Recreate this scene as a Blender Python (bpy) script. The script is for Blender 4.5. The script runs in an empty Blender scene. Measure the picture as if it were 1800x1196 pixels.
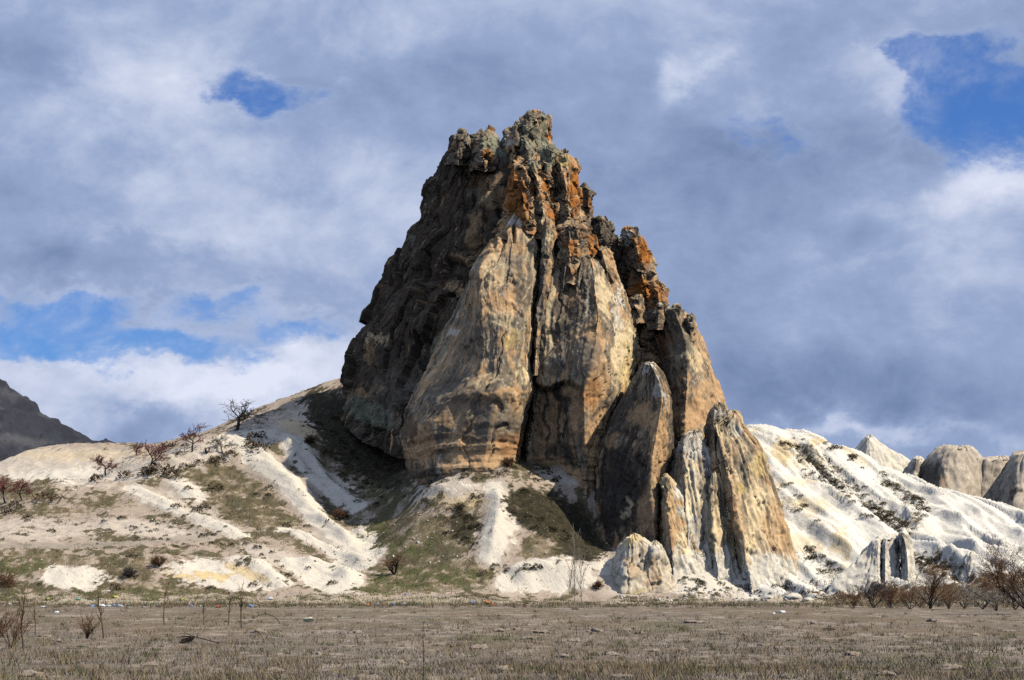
import bpy, math, random
import numpy as np
from mathutils import Vector

# ------------------------------------------------------------------ camera, sky, sun, exposure
scene = bpy.context.scene
COL = scene.collection
FPX, CAMH = 3749.0, 2.4                       # focal length in photo pixels (1800 wide), eye height in metres
PITCH = math.atan((1022.0 - 598.0) / FPX)
cam_data = bpy.data.cameras.new('camera')
cam_data.sensor_width = 36.0
cam_data.lens = 36.0 * FPX / 1800.0
cam_data.clip_start = 0.5
cam_data.clip_end = 9000.0
camera = bpy.data.objects.new('camera', cam_data)
COL.objects.link(camera)
camera.location = (0, 0, CAMH)
camera.rotation_euler = (math.pi / 2 + PITCH, 0, 0)
scene.camera = camera

SUN = Vector((0.61, -0.185, 0.765)).normalized()
SUN_EL = math.asin(SUN.z)
SUN_AZ = math.atan2(SUN.x, SUN.y)
sun_data = bpy.data.lights.new('sun', 'SUN')
sun_data.energy = 5.0
sun_data.angle = math.radians(0.5)
sun_data.color = (1.0, 0.93, 0.80)
sun = bpy.data.objects.new('sun', sun_data)
COL.objects.link(sun)
sun.rotation_euler = SUN.to_track_quat('Z', 'Y').to_euler()
sun.location = (80, -40, 120)

scene.view_settings.view_transform = 'Standard'
scene.view_settings.look = 'None'
scene.view_settings.exposure = 0.0
scene.view_settings.gamma = 1.0
scene.view_settings.use_curve_mapping = False
scene.render.engine = 'CYCLES'
scene.cycles.max_bounces = 5
scene.cycles.diffuse_bounces = 0
scene.cycles.use_denoising = False


WHITE_TUFF = (0.64, 0.57, 0.46)


class NT:
    """small node-tree helper"""
    def __init__(self, tree):
        self.t = tree
        tree.nodes.clear()

    def n(self, kind, ins=None, **props):
        nd = self.t.nodes.new(kind)
        for k, v in props.items():
            setattr(nd, k, v)
        for k, v in (ins or {}).items():
            s = nd.inputs[k]
            if isinstance(v, bpy.types.NodeSocket):
                self.t.links.new(v, s)
            else:
                s.default_value = v
        return nd

    def m(self, op, a, b=0.0, c=None, clamp=False):
        ins = {0: a, 1: b}
        if c is not None:
            ins[2] = c
        return self.n('ShaderNodeMath', ins, operation=op, use_clamp=clamp).outputs[0]

    def rng(self, v, a, b, c=0.0, d=1.0, smooth=True):
        return self.n('ShaderNodeMapRange', {'Value': v, 'From Min': a, 'From Max': b, 'To Min': c, 'To Max': d},
                      interpolation_type='SMOOTHSTEP' if smooth else 'LINEAR').outputs['Result']

    def mix(self, f, a, b, blend='MIX'):
        nd = self.n('ShaderNodeMix', data_type='RGBA', blend_type=blend)
        for s, v in ((nd.inputs[0], f), (nd.inputs[6], a), (nd.inputs[7], b)):
            if isinstance(v, bpy.types.NodeSocket):
                self.t.links.new(v, s)
            else:
                s.default_value = v if not isinstance(v, tuple) or len(v) == 4 else (*v, 1.0)
        return nd.outputs[2]

    def noise(self, vec, scale, detail=5.0, rough=0.55, dist=0.0):
        return self.n('ShaderNodeTexNoise', {'Vector': vec, 'Scale': scale, 'Detail': detail, 'Roughness': rough,
                                             'Distortion': dist}).outputs['Fac']


def px_dir(px, py):
    """azimuth and elevation (radians) of a place in the photograph, used for where the gaps in the clouds are"""
    u, v = px - 900.0, 598.0 - py
    fw = FPX * math.cos(PITCH) - v * math.sin(PITCH)
    up = FPX * math.sin(PITCH) + v * math.cos(PITCH)
    return math.atan2(u, fw), math.atan2(up, math.hypot(u, fw))


world = bpy.data.worlds.new('World')
scene.world = world
world.use_nodes = True
W = NT(world.node_tree)
geo = W.n('ShaderNodeNewGeometry')
inc = W.n('ShaderNodeVectorMath', {0: geo.outputs['Incoming'], 1: (-1, -1, -1)}, operation='MULTIPLY').outputs[0]
sep = W.n('ShaderNodeSeparateXYZ', {0: inc})
az = W.m('ARCTAN2', sep.outputs[0], sep.outputs[1])
el = W.m('ARCSINE', sep.outputs[2])
sky = W.n('ShaderNodeTexSky', sky_type='NISHITA')
sky.sun_disc = False
sky.sun_elevation = SUN_EL
sky.sun_rotation = SUN_AZ
sky.altitude = 1100
sky.air_density = 1.0
sky.dust_density = 0.3
sky.ozone_density = 2.2
blue = W.mix(1.0, sky.outputs[0], (0.38, 0.64, 1.10), 'MULTIPLY')
# cloud coordinates: the direction, squeezed upright so that the clouds lie in flat banks
cv = W.n('ShaderNodeVectorMath', {0: inc, 1: (1.0, 1.0, 1.5)}, operation='MULTIPLY').outputs[0]
warp = W.n('ShaderNodeTexNoise', {'Vector': cv, 'Scale': 7.0, 'Detail': 4.0})
wv = W.n('ShaderNodeVectorMath', {0: warp.outputs['Color'], 1: (0.5, 0.5, 0.5)}, operation='SUBTRACT').outputs[0]
wv = W.n('ShaderNodeVectorMath', {0: wv, 3: 0.045}, operation='SCALE').outputs[0]
cv2 = W.n('ShaderNodeVectorMath', {0: cv, 1: wv}, operation='ADD').outputs[0]
n_big = W.noise(cv2, 6.5, 7.0, 0.55)
n_mid = W.noise(cv2, 17.0, 8.0, 0.6, 0.3)
n_fine = W.noise(cv2, 55.0, 8.0, 0.66)


jit = W.n('ShaderNodeTexNoise', {'Vector': cv, 'Scale': 22.0, 'Detail': 8.0, 'Roughness': 0.62})
jx = W.n('ShaderNodeSeparateXYZ', {0: jit.outputs['Color']})
az_j = W.m('ADD', az, W.m('MULTIPLY', W.m('SUBTRACT', jx.outputs[0], 0.5), 0.075))
el_j = W.m('ADD', el, W.m('MULTIPLY', W.m('SUBTRACT', jx.outputs[1], 0.5), 0.05))


def lobe(px, py, rx, ry, tilt=0.0):
    a0, e0 = px_dir(px, py)
    da = W.m('SUBTRACT', az_j, a0)
    de = W.m('SUBTRACT', el_j, e0)
    c, s = math.cos(tilt), math.sin(tilt)
    a1 = W.m('DIVIDE', W.m('ADD', W.m('MULTIPLY', da, c), W.m('MULTIPLY', de, s)), rx / FPX)
    e1 = W.m('DIVIDE', W.m('SUBTRACT', W.m('MULTIPLY', de, c), W.m('MULTIPLY', da, s)), ry / FPX)
    r2 = W.m('ADD', W.m('MULTIPLY', a1, a1), W.m('MULTIPLY', e1, e1))
    return W.m('POWER', 2.718, W.m('MULTIPLY', r2, -1.0))


def total(items):
    acc = None
    for w, args in items:
        t = W.m('MULTIPLY', lobe(*args), w)
        acc = t if acc is None else W.m('ADD', acc, t)
    return acc


GAPS = [(2.2, (1740, 205, 120, 72, -0.1)), (1.7, (1610, 108, 55, 32, -0.5)), (1.6, (1690, 150, 70, 40, -0.4)), (1.35, (430, 165, 52, 46, -0.7)),
        (0.9, (530, 168, 85, 24, 0.1)), (1.5, (110, 548, 130, 36, 0.0)), (1.5, (290, 615, 210, 36, 0.02)),
        (1.0, (390, 535, 85, 32, 0.0)), (0.9, (560, 580, 100, 26, 0.1)), (0.85, (1350, 232, 60, 36, -0.2)), (0.8, (20, 600, 70, 26, 0)),
        (0.45, (1380, 70, 50, 22, 0.0)), (0.9, (90, 625, 70, 20, 0)), (0.7, (1790, 130, 60, 40, 0))]
gap = total(GAPS)
gapn = W.m('ADD', gap, W.m('ADD', W.m('MULTIPLY', W.m('SUBTRACT', n_mid, 0.5), 3.6),
                           W.m('MULTIPLY', W.m('SUBTRACT', n_fine, 0.5), 2.2)))
wisp = W.rng(W.m('ADD', W.m('MULTIPLY', n_fine, 0.6), W.m('MULTIPLY', n_mid, 0.6)), 0.48, 0.86, 1.0, 0.5)
clear = W.m('MULTIPLY', W.m('MULTIPLY', W.rng(gapn, 0.1, 1.25), W.rng(gap, 0.08, 0.65)), wisp)
BRIGHT = [(0.30, (260, 190, 200, 130, -0.5)), (0.26, (560, 370, 320, 100, 0.0)), (0.30, (350, 690, 420, 50, 0.0)), (0.25, (560, 640, 160, 40, 0.2)),
          (0.26, (1200, 135, 60, 28, 0.6)), (0.22, (1690, 330, 190, 60, 0.1)), (0.12, (1560, 520, 250, 70, 0.1)),
          (0.30, (1500, 765, 300, 22, 0.0)), (-0.213, (220, 240, 110, 60, 0.1)), (-0.163, (70, 120, 90, 40, 0)),
          (-0.150, (540, 330, 90, 50, -0.4)), (-0.275, (1400, 290, 260, 120, 0.0)), (-0.125, (1230, 480, 260, 90, 0.2)), (0.16, (1760, 320, 120, 40, 0.0)), (0.14, (1575, 130, 60, 60, 0.8)), (-0.112, (1640, 60, 260, 50, 0)),
          (-0.300, (240, 740, 95, 40, -0.35)), (-0.200, (130, 460, 260, 36, 0.0)), (-0.213, (1480, 690, 330, 60, 0.0)),
          (-0.088, (750, 140, 250, 60, 0.0))]
shade = W.m('ADD', total(BRIGHT), W.m('ADD', W.m('MULTIPLY', W.m('SUBTRACT', n_big, 0.5), 0.75),
                                      W.m('MULTIPLY', W.m('SUBTRACT', n_mid, 0.5), 0.6)))
shade = W.m('ADD', shade, W.m('MULTIPLY', W.m('SUBTRACT', n_fine, 0.5), 0.26))
rim = W.m('MULTIPLY', W.rng(gapn, 0.0, 0.42), W.rng(gap, 0.06, 0.25))
shade = W.m('ADD', shade, W.m('MULTIPLY', rim, 0.05))
ramp = W.n('ShaderNodeValToRGB', {0: W.rng(shade, -0.35, 0.44, smooth=False)})
er = ramp.color_ramp.elements
er[0].position, er[0].color = 0.0, (1.6, 2.25, 3.95, 1)
er[1].position, er[1].color = 1.0, (7.6, 8.0, 9.4, 1)
e2 = er.new(0.45)
e2.color = (3.15, 4.05, 6.2, 1)
col = W.mix(clear, ramp.outputs[0], blue)
bg = W.n('ShaderNodeBackground', {'Color': col, 'Strength': 0.1})
wo = W.n('ShaderNodeOutputWorld', {'Surface': bg.outputs[0]})


# ------------------------------------------------------------------ geometry of the view: photo pixel + distance -> point
def at(px, py, Y):
    px, py, Y = np.asarray(px, float), np.asarray(py, float), np.asarray(Y, float)
    u, v = px - 900.0, 598.0 - py
    fw = FPX * math.cos(PITCH) - v * math.sin(PITCH)
    up = FPX * math.sin(PITCH) + v * math.cos(PITCH)
    return np.stack([u / fw * Y, Y + 0 * u, CAMH + up / fw * Y], -1)


def proj(P):
    x, y, z = P[..., 0], P[..., 1], P[..., 2] - CAMH
    d = np.maximum(y * math.cos(PITCH) + z * math.sin(PITCH), 1.0)
    v = -y * math.sin(PITCH) + z * math.cos(PITCH)
    return 900.0 + FPX * x / d, 598.0 - FPX * v / d


# ------------------------------------------------------------------ noise
_r = np.random.default_rng(7)
_P = np.concatenate([_r.permutation(256)] * 3)
_G = _r.normal(size=(256, 3))
_G /= np.linalg.norm(_G, axis=1)[:, None]
_W = _r.random((256, 4)).astype(np.float32)


_P32 = _P.astype(np.int32)
_GX, _GY, _GZ = (np.ascontiguousarray(_G[:, k].astype(np.float32)) for k in range(3))
from concurrent.futures import ThreadPoolExecutor
_POOL = ThreadPoolExecutor(4)


def _perlin(p):
    fl = np.floor(p)
    f = (p - fl).astype(np.float32)
    i = fl.astype(np.int32) & 255
    u = f * f * f * (f * (f * 6 - 15) + 10)
    x, y, z = f[:, 0], f[:, 1], f[:, 2]
    ix, iy, iz = i[:, 0], i[:, 1], i[:, 2]
    ux, uy, uz = u[:, 0], u[:, 1], u[:, 2]
    out = []
    for a in (0, 1):
        ia = np.take(_P32, ix + a) + iy
        rb = []
        for b in (0, 1):
            ib = np.take(_P32, ia + b) + iz
            rc = []
            for c in (0, 1):
                h = np.take(_P32, ib + c)
                rc.append(np.take(_GX, h) * (x - a) + np.take(_GY, h) * (y - b) + np.take(_GZ, h) * (z - c))
            rb.append(rc[0] + (rc[1] - rc[0]) * uz)
        out.append(rb[0] + (rb[1] - rb[0]) * uy)
    return (out[0] + (out[1] - out[0]) * ux) * 1.5


def chunked(fn, p, n=24000):
    if len(p) <= n:
        return fn(p)
    parts = list(_POOL.map(fn, [p[k:k + n] for k in range(0, len(p), n)]))
    if isinstance(parts[0], tuple):
        return tuple(np.concatenate(q) for q in zip(*parts))
    return np.concatenate(parts)


def perlin(p):
    return chunked(_perlin, p)


def P3(P, s, off=0.0):
    return P / np.asarray(s, float) + off * np.array([17.3, 9.1, 5.7]) + 100.0


def fbm(P, s, octv=4, off=0.0, gain=0.5):
    q = P3(P, s, off)
    a, o = 1.0, 0.0
    for k in range(octv):
        o = o + a * perlin(q)
        q = q * 2.03 + 11.7
        a *= gain
    return o


def ridged(P, s, octv=4, off=0.0):
    q = P3(P, s, off)
    a, o = 1.0, 0.0
    for k in range(octv):
        o = o + a * (1 - 2.2 * np.abs(perlin(q)))
        q = q * 2.07 + 5.3
        a *= 0.5
    return o * 0.5


def _worley(q):
    q = q.astype(np.float32)
    i = np.floor(q).astype(np.int32)
    f1 = np.full(len(q), 9.0, np.float32)
    f2 = f1.copy()
    val = np.zeros(len(q), np.float32)
    tilt = np.zeros(len(q), np.float32)
    for a in (-1, 0, 1):
        for b in (-1, 0, 1):
            for c in (-1, 0, 1):
                j = i + np.array((a, b, c), np.int32)
                jj = j & 255
                h = np.take(_P32, np.take(_P32, np.take(_P32, jj[:, 0]) + jj[:, 1]) + jj[:, 2])
                w = _W[h]
                v = j + w[:, :3] - q
                d = np.sqrt((v * v).sum(1))
                n = d < f1
                f2 = np.where(n, f1, np.minimum(f2, d))
                val = np.where(n, w[:, 3], val)
                tilt = np.where(n, v[:, 0] * np.take(_GX, h) + v[:, 1] * np.take(_GY, h) + v[:, 2] * np.take(_GZ, h), tilt)
                f1 = np.where(n, d, f1)
    return f1, f2, val, tilt


def worley(P, s, off=0.0):
    """F1, F2, a random value of the nearest cell, and a plane tilted at random within each cell"""
    return chunked(_worley, P3(P, s, off), 12000)


def sstep(x, a, b):
    t = np.clip((x - a) / (b - a), 0, 1)
    return t * t * (3 - 2 * t)


# ------------------------------------------------------------------ materials
MATS = {}


def surf_mat(name, bump=0.3, bscale=3.0, rough=0.92, var=0.25, fine=6.0, bdist=0.12, speck=False):
    """material for meshes that carry their stone / soil / plant colour in the attribute Col"""
    if name in MATS:
        return MATS[name]
    m = bpy.data.materials.new(name)
    m.use_nodes = True
    T = NT(m.node_tree)
    at_ = T.n('ShaderNodeAttribute', attribute_name='Col', attribute_type='GEOMETRY')
    tc = T.n('ShaderNodeTexCoord')
    n1 = T.noise(tc.outputs['Object'], fine, 5.0, 0.65)
    n2 = T.noise(tc.outputs['Object'], fine * 0.22, 4.0, 0.6)
    k = T.m('ADD', T.m('MULTIPLY', T.m('SUBTRACT', n1, 0.5), 2.6 * var), T.m('ADD', 1.0, T.m('MULTIPLY', T.m('SUBTRACT', n2, 0.5), 1.6 * var)))
    col = T.n('ShaderNodeVectorMath', {0: at_.outputs['Color'], 3: k}, operation='SCALE').outputs[0]
    if speck:
        sn = T.noise(tc.outputs['Object'], 1.7, 6.0, 0.72)
        th = T.m('SUBTRACT', 0.63, T.m('MULTIPLY', at_.outputs['Alpha'], 0.16))
        f_ = T.rng(T.m('SUBTRACT', sn, th), 0.0, 0.05)
        col = T.mix(T.m('MULTIPLY', f_, T.rng(at_.outputs['Alpha'], 0.02, 0.3)), col, (0.055, 0.047, 0.026))
        sn2 = T.noise(tc.outputs['Object'], 2.9, 5.0, 0.7)
        f2_ = T.rng(T.m('SUBTRACT', sn2, 0.6), 0.0, 0.05)
        col = T.mix(T.m('MULTIPLY', f2_, T.m('MULTIPLY', T.rng(at_.outputs['Alpha'], 0.1, 0.5), 0.75)), col, (0.42, 0.36, 0.27))
    b = T.n('ShaderNodeBsdfPrincipled', {'Base Color': col, 'Roughness': rough, 'Specular IOR Level': 0.12})
    if bump:
        h = T.m('ADD', T.noise(tc.outputs['Object'], bscale, 7.0, 0.62), T.m('MULTIPLY', n1, 0.35))
        bp = T.n('ShaderNodeBump', {'Strength': bump, 'Distance': bdist, 'Height': h})
        T.t.links.new(bp.outputs[0], b.inputs['Normal'])
    T.n('ShaderNodeOutputMaterial', {'Surface': b.outputs[0]})
    MATS[name] = m
    return m


def hill_mat():
    if 'hill_soil' in MATS:
        return MATS['hill_soil']
    m = bpy.data.materials.new('hill_soil')
    m.use_nodes = True
    T = NT(m.node_tree)
    soil = T.n('ShaderNodeAttribute', attribute_name='Col', attribute_type='GEOMETRY')
    cov = T.n('ShaderNodeAttribute', attribute_name='Cover', attribute_type='GEOMETRY')
    tc = T.n('ShaderNodeTexCoord').outputs['Object']
    na = T.noise(tc, 1.1, 8.0, 0.72)
    nb = T.noise(tc, 3.4, 6.0, 0.7)
    nc = T.noise(tc, 0.9, 8.0, 0.7, 0.4)
    f = T.m('ADD', cov.outputs['Alpha'], T.m('ADD', T.m('MULTIPLY', T.m('SUBTRACT', na, 0.5), 1.9), T.m('MULTIPLY', T.m('SUBTRACT', nb, 0.5), 0.8)))
    f = T.m('MULTIPLY', T.rng(f, 0.50, 0.80), T.rng(cov.outputs['Alpha'], 0.03, 0.14))
    w = T.m('ADD', soil.outputs['Alpha'], T.m('MULTIPLY', T.m('SUBTRACT', nc, 0.5), 1.3))
    w = T.m('MULTIPLY', T.rng(w, 0.45, 0.62), T.rng(soil.outputs['Alpha'], 0.03, 0.2))
    k1 = T.m('ADD', 1.0, T.m('MULTIPLY', T.m('SUBTRACT', nb, 0.5), 0.7))
    base = T.n('ShaderNodeVectorMath', {0: soil.outputs['Color'], 3: k1}, operation='SCALE').outputs[0]
    k2 = T.m('ADD', 1.0, T.m('ADD', T.m('MULTIPLY', T.m('SUBTRACT', nb, 0.5), 0.45), T.m('MULTIPLY', T.m('SUBTRACT', na, 0.5), 0.35)))
    wc = T.n('ShaderNodeVectorMath', {0: tuple(WHITE_TUFF), 3: k2}, operation='SCALE').outputs[0]
    col = T.mix(w, base, wc)
    k3 = T.m('ADD', 1.0, T.m('MULTIPLY', T.m('SUBTRACT', nb, 0.5), 1.7))
    cc = T.n('ShaderNodeVectorMath', {0: cov.outputs['Color'], 3: k3}, operation='SCALE').outputs[0]
    col = T.mix(f, col, cc)
    peb = T.n('ShaderNodeTexVoronoi', {'Vector': tc, 'Scale': 2.6})
    pb = T.m('MULTIPLY', T.rng(peb.outputs['Distance'], 0.10, 0.16, 1.0, 0.0), T.rng(T.n('ShaderNodeSeparateXYZ', {0: peb.outputs['Color']}).outputs[0], 0.72, 0.8))
    col = T.mix(T.m('MULTIPLY', pb, 0.6), col, (0.50, 0.44, 0.35))
    b = T.n('ShaderNodeBsdfPrincipled', {'Base Color': col, 'Roughness': 0.95, 'Specular IOR Level': 0.08})
    h = T.m('ADD', T.m('ADD', T.m('MULTIPLY', T.noise(tc, 2.2, 6.0, 0.6), 0.8), T.m('MULTIPLY', f, T.m('MULTIPLY', nb, 0.9))), T.m('MULTIPLY', pb, 0.3))
    sx = T.n('ShaderNodeSeparateXYZ', {0: tc})

    def rills(ax, ay, bx, by, fine_):
        u = T.m('ADD', T.m('MULTIPLY', sx.outputs[0], ax), T.m('MULTIPLY', sx.outputs[1], ay))
        v = T.m('ADD', T.m('MULTIPLY', sx.outputs[0], bx), T.m('MULTIPLY', sx.outputs[1], by))
        vec = T.n('ShaderNodeCombineXYZ', {0: T.m('ADD', u, T.m('MULTIPLY', na, 0.8)), 1: T.m('MULTIPLY', v, 0.12)}).outputs[0]
        return T.m('ABSOLUTE', T.m('SUBTRACT', T.noise(vec, fine_, 5.0, 0.6), 0.5))
    onr = T.rng(sx.outputs[0], 22.0, 30.0)
    rl = T.m('ADD', T.m('MULTIPLY', rills(0.75, 0.66, 0.66, -0.75, 0.9), T.m('SUBTRACT', 1.0, onr)), T.m('MULTIPLY', rills(0.947, 0.32, 0.32, -0.947, 0.75), onr))
    h = T.m('ADD', h, T.m('MULTIPLY', T.m('MULTIPLY', rl, 3.2), T.m('SUBTRACT', 1.0, T.m('MULTIPLY', f, 0.8))))
    bp = T.n('ShaderNodeBump', {'Strength': 0.42, 'Distance': 0.2, 'Height': h})
    T.t.links.new(bp.outputs[0], b.inputs['Normal'])
    T.n('ShaderNodeOutputMaterial', {'Surface': b.outputs[0]})
    MATS['hill_soil'] = m
    return m


def rock_mat():
    """tuff: colour from the attribute, with cracks, crumbs and pits as fine relief"""
    if 'weathered_tuff' in MATS:
        return MATS['weathered_tuff']
    m = bpy.data.materials.new('weathered_tuff')
    m.use_nodes = True
    T = NT(m.node_tree)
    at_ = T.n('ShaderNodeAttribute', attribute_name='Col', attribute_type='GEOMETRY')
    tc = T.n('ShaderNodeTexCoord').outputs['Object']
    w = T.n('ShaderNodeTexNoise', {'Vector': tc, 'Scale': 0.9, 'Detail': 5.0, 'Roughness': 0.65}).outputs['Color']
    w = T.n('ShaderNodeVectorMath', {0: w, 3: 1.5}, operation='SCALE').outputs[0]
    q = T.n('ShaderNodeVectorMath', {0: tc, 1: w}, operation='ADD').outputs[0]
    q = T.n('ShaderNodeVectorMath', {0: q, 1: (0.55, 0.55, 0.28)}, operation='MULTIPLY').outputs[0]
    vo = T.n('ShaderNodeTexVoronoi', {'Vector': q, 'Scale': 1.0}, feature='DISTANCE_TO_EDGE').outputs['Distance']
    crack = T.rng(vo, 0.0, 0.018, 1.0, 0.0)
    brk = T.rng(T.noise(tc, 0.5, 4.0), 0.56, 0.7)
    crack = T.m('MULTIPLY', crack, brk)
    n1 = T.noise(tc, 3.0, 6.0, 0.68)
    n2 = T.noise(tc, 0.8, 6.0, 0.66)
    k = T.m('ADD', T.m('MULTIPLY', T.m('SUBTRACT', n1, 0.5), 0.9), T.m('ADD', 1.0, T.m('MULTIPLY', T.m('SUBTRACT', n2, 0.5), 0.9)))
    k = T.m('MULTIPLY', k, T.m('SUBTRACT', 1.0, T.m('MULTIPLY', crack, 0.4)))
    col = T.n('ShaderNodeVectorMath', {0: at_.outputs['Color'], 3: k}, operation='SCALE').outputs[0]
    b = T.n('ShaderNodeBsdfPrincipled', {'Base Color': col, 'Roughness': 0.93, 'Specular IOR Level': 0.1})
    h = T.m('ADD', T.noise(T.n('ShaderNodeVectorMath', {0: tc, 1: (1.0, 1.0, 0.38)}, operation='MULTIPLY').outputs[0], 1.7, 8.0, 0.66), T.m('SUBTRACT', T.m('MULTIPLY', n1, 0.25), T.m('MULTIPLY', crack, 0.5)))
    bp = T.n('ShaderNodeBump', {'Strength': 0.5, 'Distance': 0.22, 'Height': h})
    T.t.links.new(bp.outputs[0], b.inputs['Normal'])
    T.n('ShaderNodeOutputMaterial', {'Surface': b.outputs[0]})
    MATS['weathered_tuff'] = m
    return m


def plain_mat(name, rgb, rough=0.8, var=0.2, scale=8.0, trans=0.0, spec=0.2):
    if name in MATS:
        return MATS[name]
    m = bpy.data.materials.new(name)
    m.use_nodes = True
    T = NT(m.node_tree)
    tc = T.n('ShaderNodeTexCoord')
    n1 = T.noise(tc.outputs['Object'], scale, 4.0, 0.6)
    k = T.m('ADD', 1.0, T.m('MULTIPLY', T.m('SUBTRACT', n1, 0.5), 2 * var))
    col = T.n('ShaderNodeVectorMath', {0: rgb, 3: k}, operation='SCALE').outputs[0]
    b = T.n('ShaderNodeBsdfPrincipled', {'Base Color': col, 'Roughness': rough, 'Specular IOR Level': spec})
    T.n('ShaderNodeOutputMaterial', {'Surface': b.outputs[0]})
    MATS[name] = m
    return m


# ------------------------------------------------------------------ mesh building
def np_mesh(name, V, F, mat=None, cols=None, smooth=True, cover=None):
    V = np.asarray(V, np.float32)
    F = np.asarray(F, np.int32)
    k = F.shape[1]
    me = bpy.data.meshes.new(name)
    me.vertices.add(len(V))
    me.vertices.foreach_set('co', V.ravel())
    me.loops.add(F.size)
    me.loops.foreach_set('vertex_index', F.ravel())
    me.polygons.add(len(F))
    me.polygons.foreach_set('loop_start', np.arange(0, F.size, k, dtype=np.int32))
    me.polygons.foreach_set('use_smooth', np.full(len(F), smooth, dtype=bool))
    for nm, cs in (('Col', cols), ('Cover', cover)):
        if cs is not None:
            a = me.color_attributes.new(nm, 'FLOAT_COLOR', 'POINT')
            c4 = np.ones((len(V), 4), np.float32)
            c4[:, :cs.shape[1]] = np.clip(cs, 0, 1)
            a.data.foreach_set('color', c4.ravel())
    if mat:
        me.materials.append(mat)
    me.update(calc_edges=True)
    return me


def link(name, me, parent=None, loc=(0, 0, 0), rot=(0, 0, 0), scale=1.0, label=None, cat=None, group=None, kind=None):
    o = bpy.data.objects.new(name, me)
    COL.objects.link(o)
    o.location = loc
    o.rotation_euler = rot
    o.scale = (scale,) * 3 if not hasattr(scale, '__len__') else scale
    if parent:
        o.parent = parent
    for k, v in (('label', label), ('category', cat), ('group', group), ('kind', kind)):
        if v:
            o[k] = v
    return o


def grid_faces(nr, nc, wrap=True):
    r = np.arange(nr - 1)[:, None]
    c = np.arange(nc if wrap else nc - 1)[None, :]
    c2 = (c + 1) % nc
    return np.stack([r * nc + c, r * nc + c2, (r + 1) * nc + c2, (r + 1) * nc + c], -1).reshape(-1, 4)


# ------------------------------------------------------------------ stone colours (base colours; DARK also serves for painted shade)
TAN = np.array([0.54, 0.335, 0.17])
GREY = np.array([0.175, 0.145, 0.108])
DARK = np.array([0.045, 0.038, 0.032])
ORANGE = np.array([0.42, 0.15, 0.03])
WHITE = np.array([0.68, 0.615, 0.50])
CREAM = np.array([0.75, 0.58, 0.335])
YELLOW = np.array([0.62, 0.46, 0.18])
LICHEN = np.array([0.26, 0.26, 0.18])
PAL = dict(tan=TAN, grey=GREY, dark=DARK, orange=ORANGE, white=WHITE, cream=CREAM, yellow=YELLOW, lichen=LICHEN)


def lerp(a, b, t):
    return a + (b - a) * t[:, None]


def patches(C, P, items, wob=14.0, off=3.0):
    """stains, mineral patches and painted shade with ragged outlines; each sits at one place on the stone"""
    if not items:
        return C
    px, py = proj(P)
    w1 = fbm(P, 2.2, 4, off) * wob
    w2 = fbm(P, 2.2, 4, off + 5) * wob
    br = fbm(P, 0.9, 4, off + 9)
    for it in items:
        kind, x, y, rx, ry = it[:5]
        ang = it[5] if len(it) > 5 else 0.0
        st = it[6] if len(it) > 6 else 0.85
        dx, dy = px - x + w1, py - y + w2
        c, s = math.cos(ang), math.sin(ang)
        e = np.sqrt(((dx * c + dy * s) / rx) ** 2 + ((dy * c - dx * s) / ry) ** 2) + br * 0.22
        C = lerp(C, PAL[kind], st * (1 - sstep(e, 0.72, 1.12)))
    return C


# ------------------------------------------------------------------ lofted rock bodies
def catmull(Q, u, rnd=0.35):
    """periodic blend of straight and rounded interpolation between rails; Q rows x rails x 3"""
    n = Q.shape[1]
    i = np.floor(u).astype(int)
    f = (u - i)[None, :, None]
    p0, p1, p2, p3 = (Q[:, (i + k) % n] for k in (-1, 0, 1, 2))
    cr = 0.5 * (2 * p1 + (p2 - p0) * f + (2 * p0 - 5 * p1 + 4 * p2 - p3) * f * f + (3 * p1 - p0 - 3 * p2 + p3) * f ** 3)
    return rnd * cr + (1 - rnd) * (p1 * (1 - f) + p2 * f)


def loft(rails, res=0.14, front=None, cap=8, cap_up=0.6, sm=3, rnd=0.35):
    """rails: list of polylines (N,3), bottom to top; rails in `front` are sampled finely"""
    n = len(rails)
    H = max(r[-1][2] - r[0][2] for r in rails)
    nv = max(12, int(H / res))
    t = np.linspace(0, 1, nv)
    Q = np.zeros((nv, n, 3))
    for k, r in enumerate(rails):
        z = np.maximum.accumulate(r[:, 2] + np.arange(len(r)) * 1e-4)
        tt = (z - z[0]) / (z[-1] - z[0])
        for a in range(3):
            v = np.interp(t, tt, r[:, a])
            for _ in range(sm):
                v[1:-1] = 0.25 * v[:-2] + 0.5 * v[1:-1] + 0.25 * v[2:]
            Q[:, k, a] = v
    us = []
    for k in range(n):
        L = np.linalg.norm(Q[:, (k + 1) % n] - Q[:, k], axis=1).max()
        fine = front is None or (k in front)
        m = max(3, int(L / (res if fine else res * 5.0)))
        us.append(k + np.arange(m) / m)
    u = np.concatenate(us)
    G = catmull(Q, u, rnd)
    top = G[-1]
    cen = top.mean(0)
    rad = np.linalg.norm(top - cen, axis=1).max()
    cap = max(4, min(40, int(rad / res)))
    rings = []
    for k in range(1, cap + 1):
        s = k / cap * 0.985
        ring = top * (1 - s) + cen * s
        ring[:, 2] += cap_up * math.sin(s * math.pi / 2)
        rings.append(ring)
    return np.concatenate([G, np.array(rings)])


def grid_normals(G):
    du = np.roll(G, -1, 1) - np.roll(G, 1, 1)
    dv = np.gradient(G, axis=0)
    N = np.cross(du, dv)
    N /= np.linalg.norm(N, axis=-1, keepdims=True) + 1e-9
    return N


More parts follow.
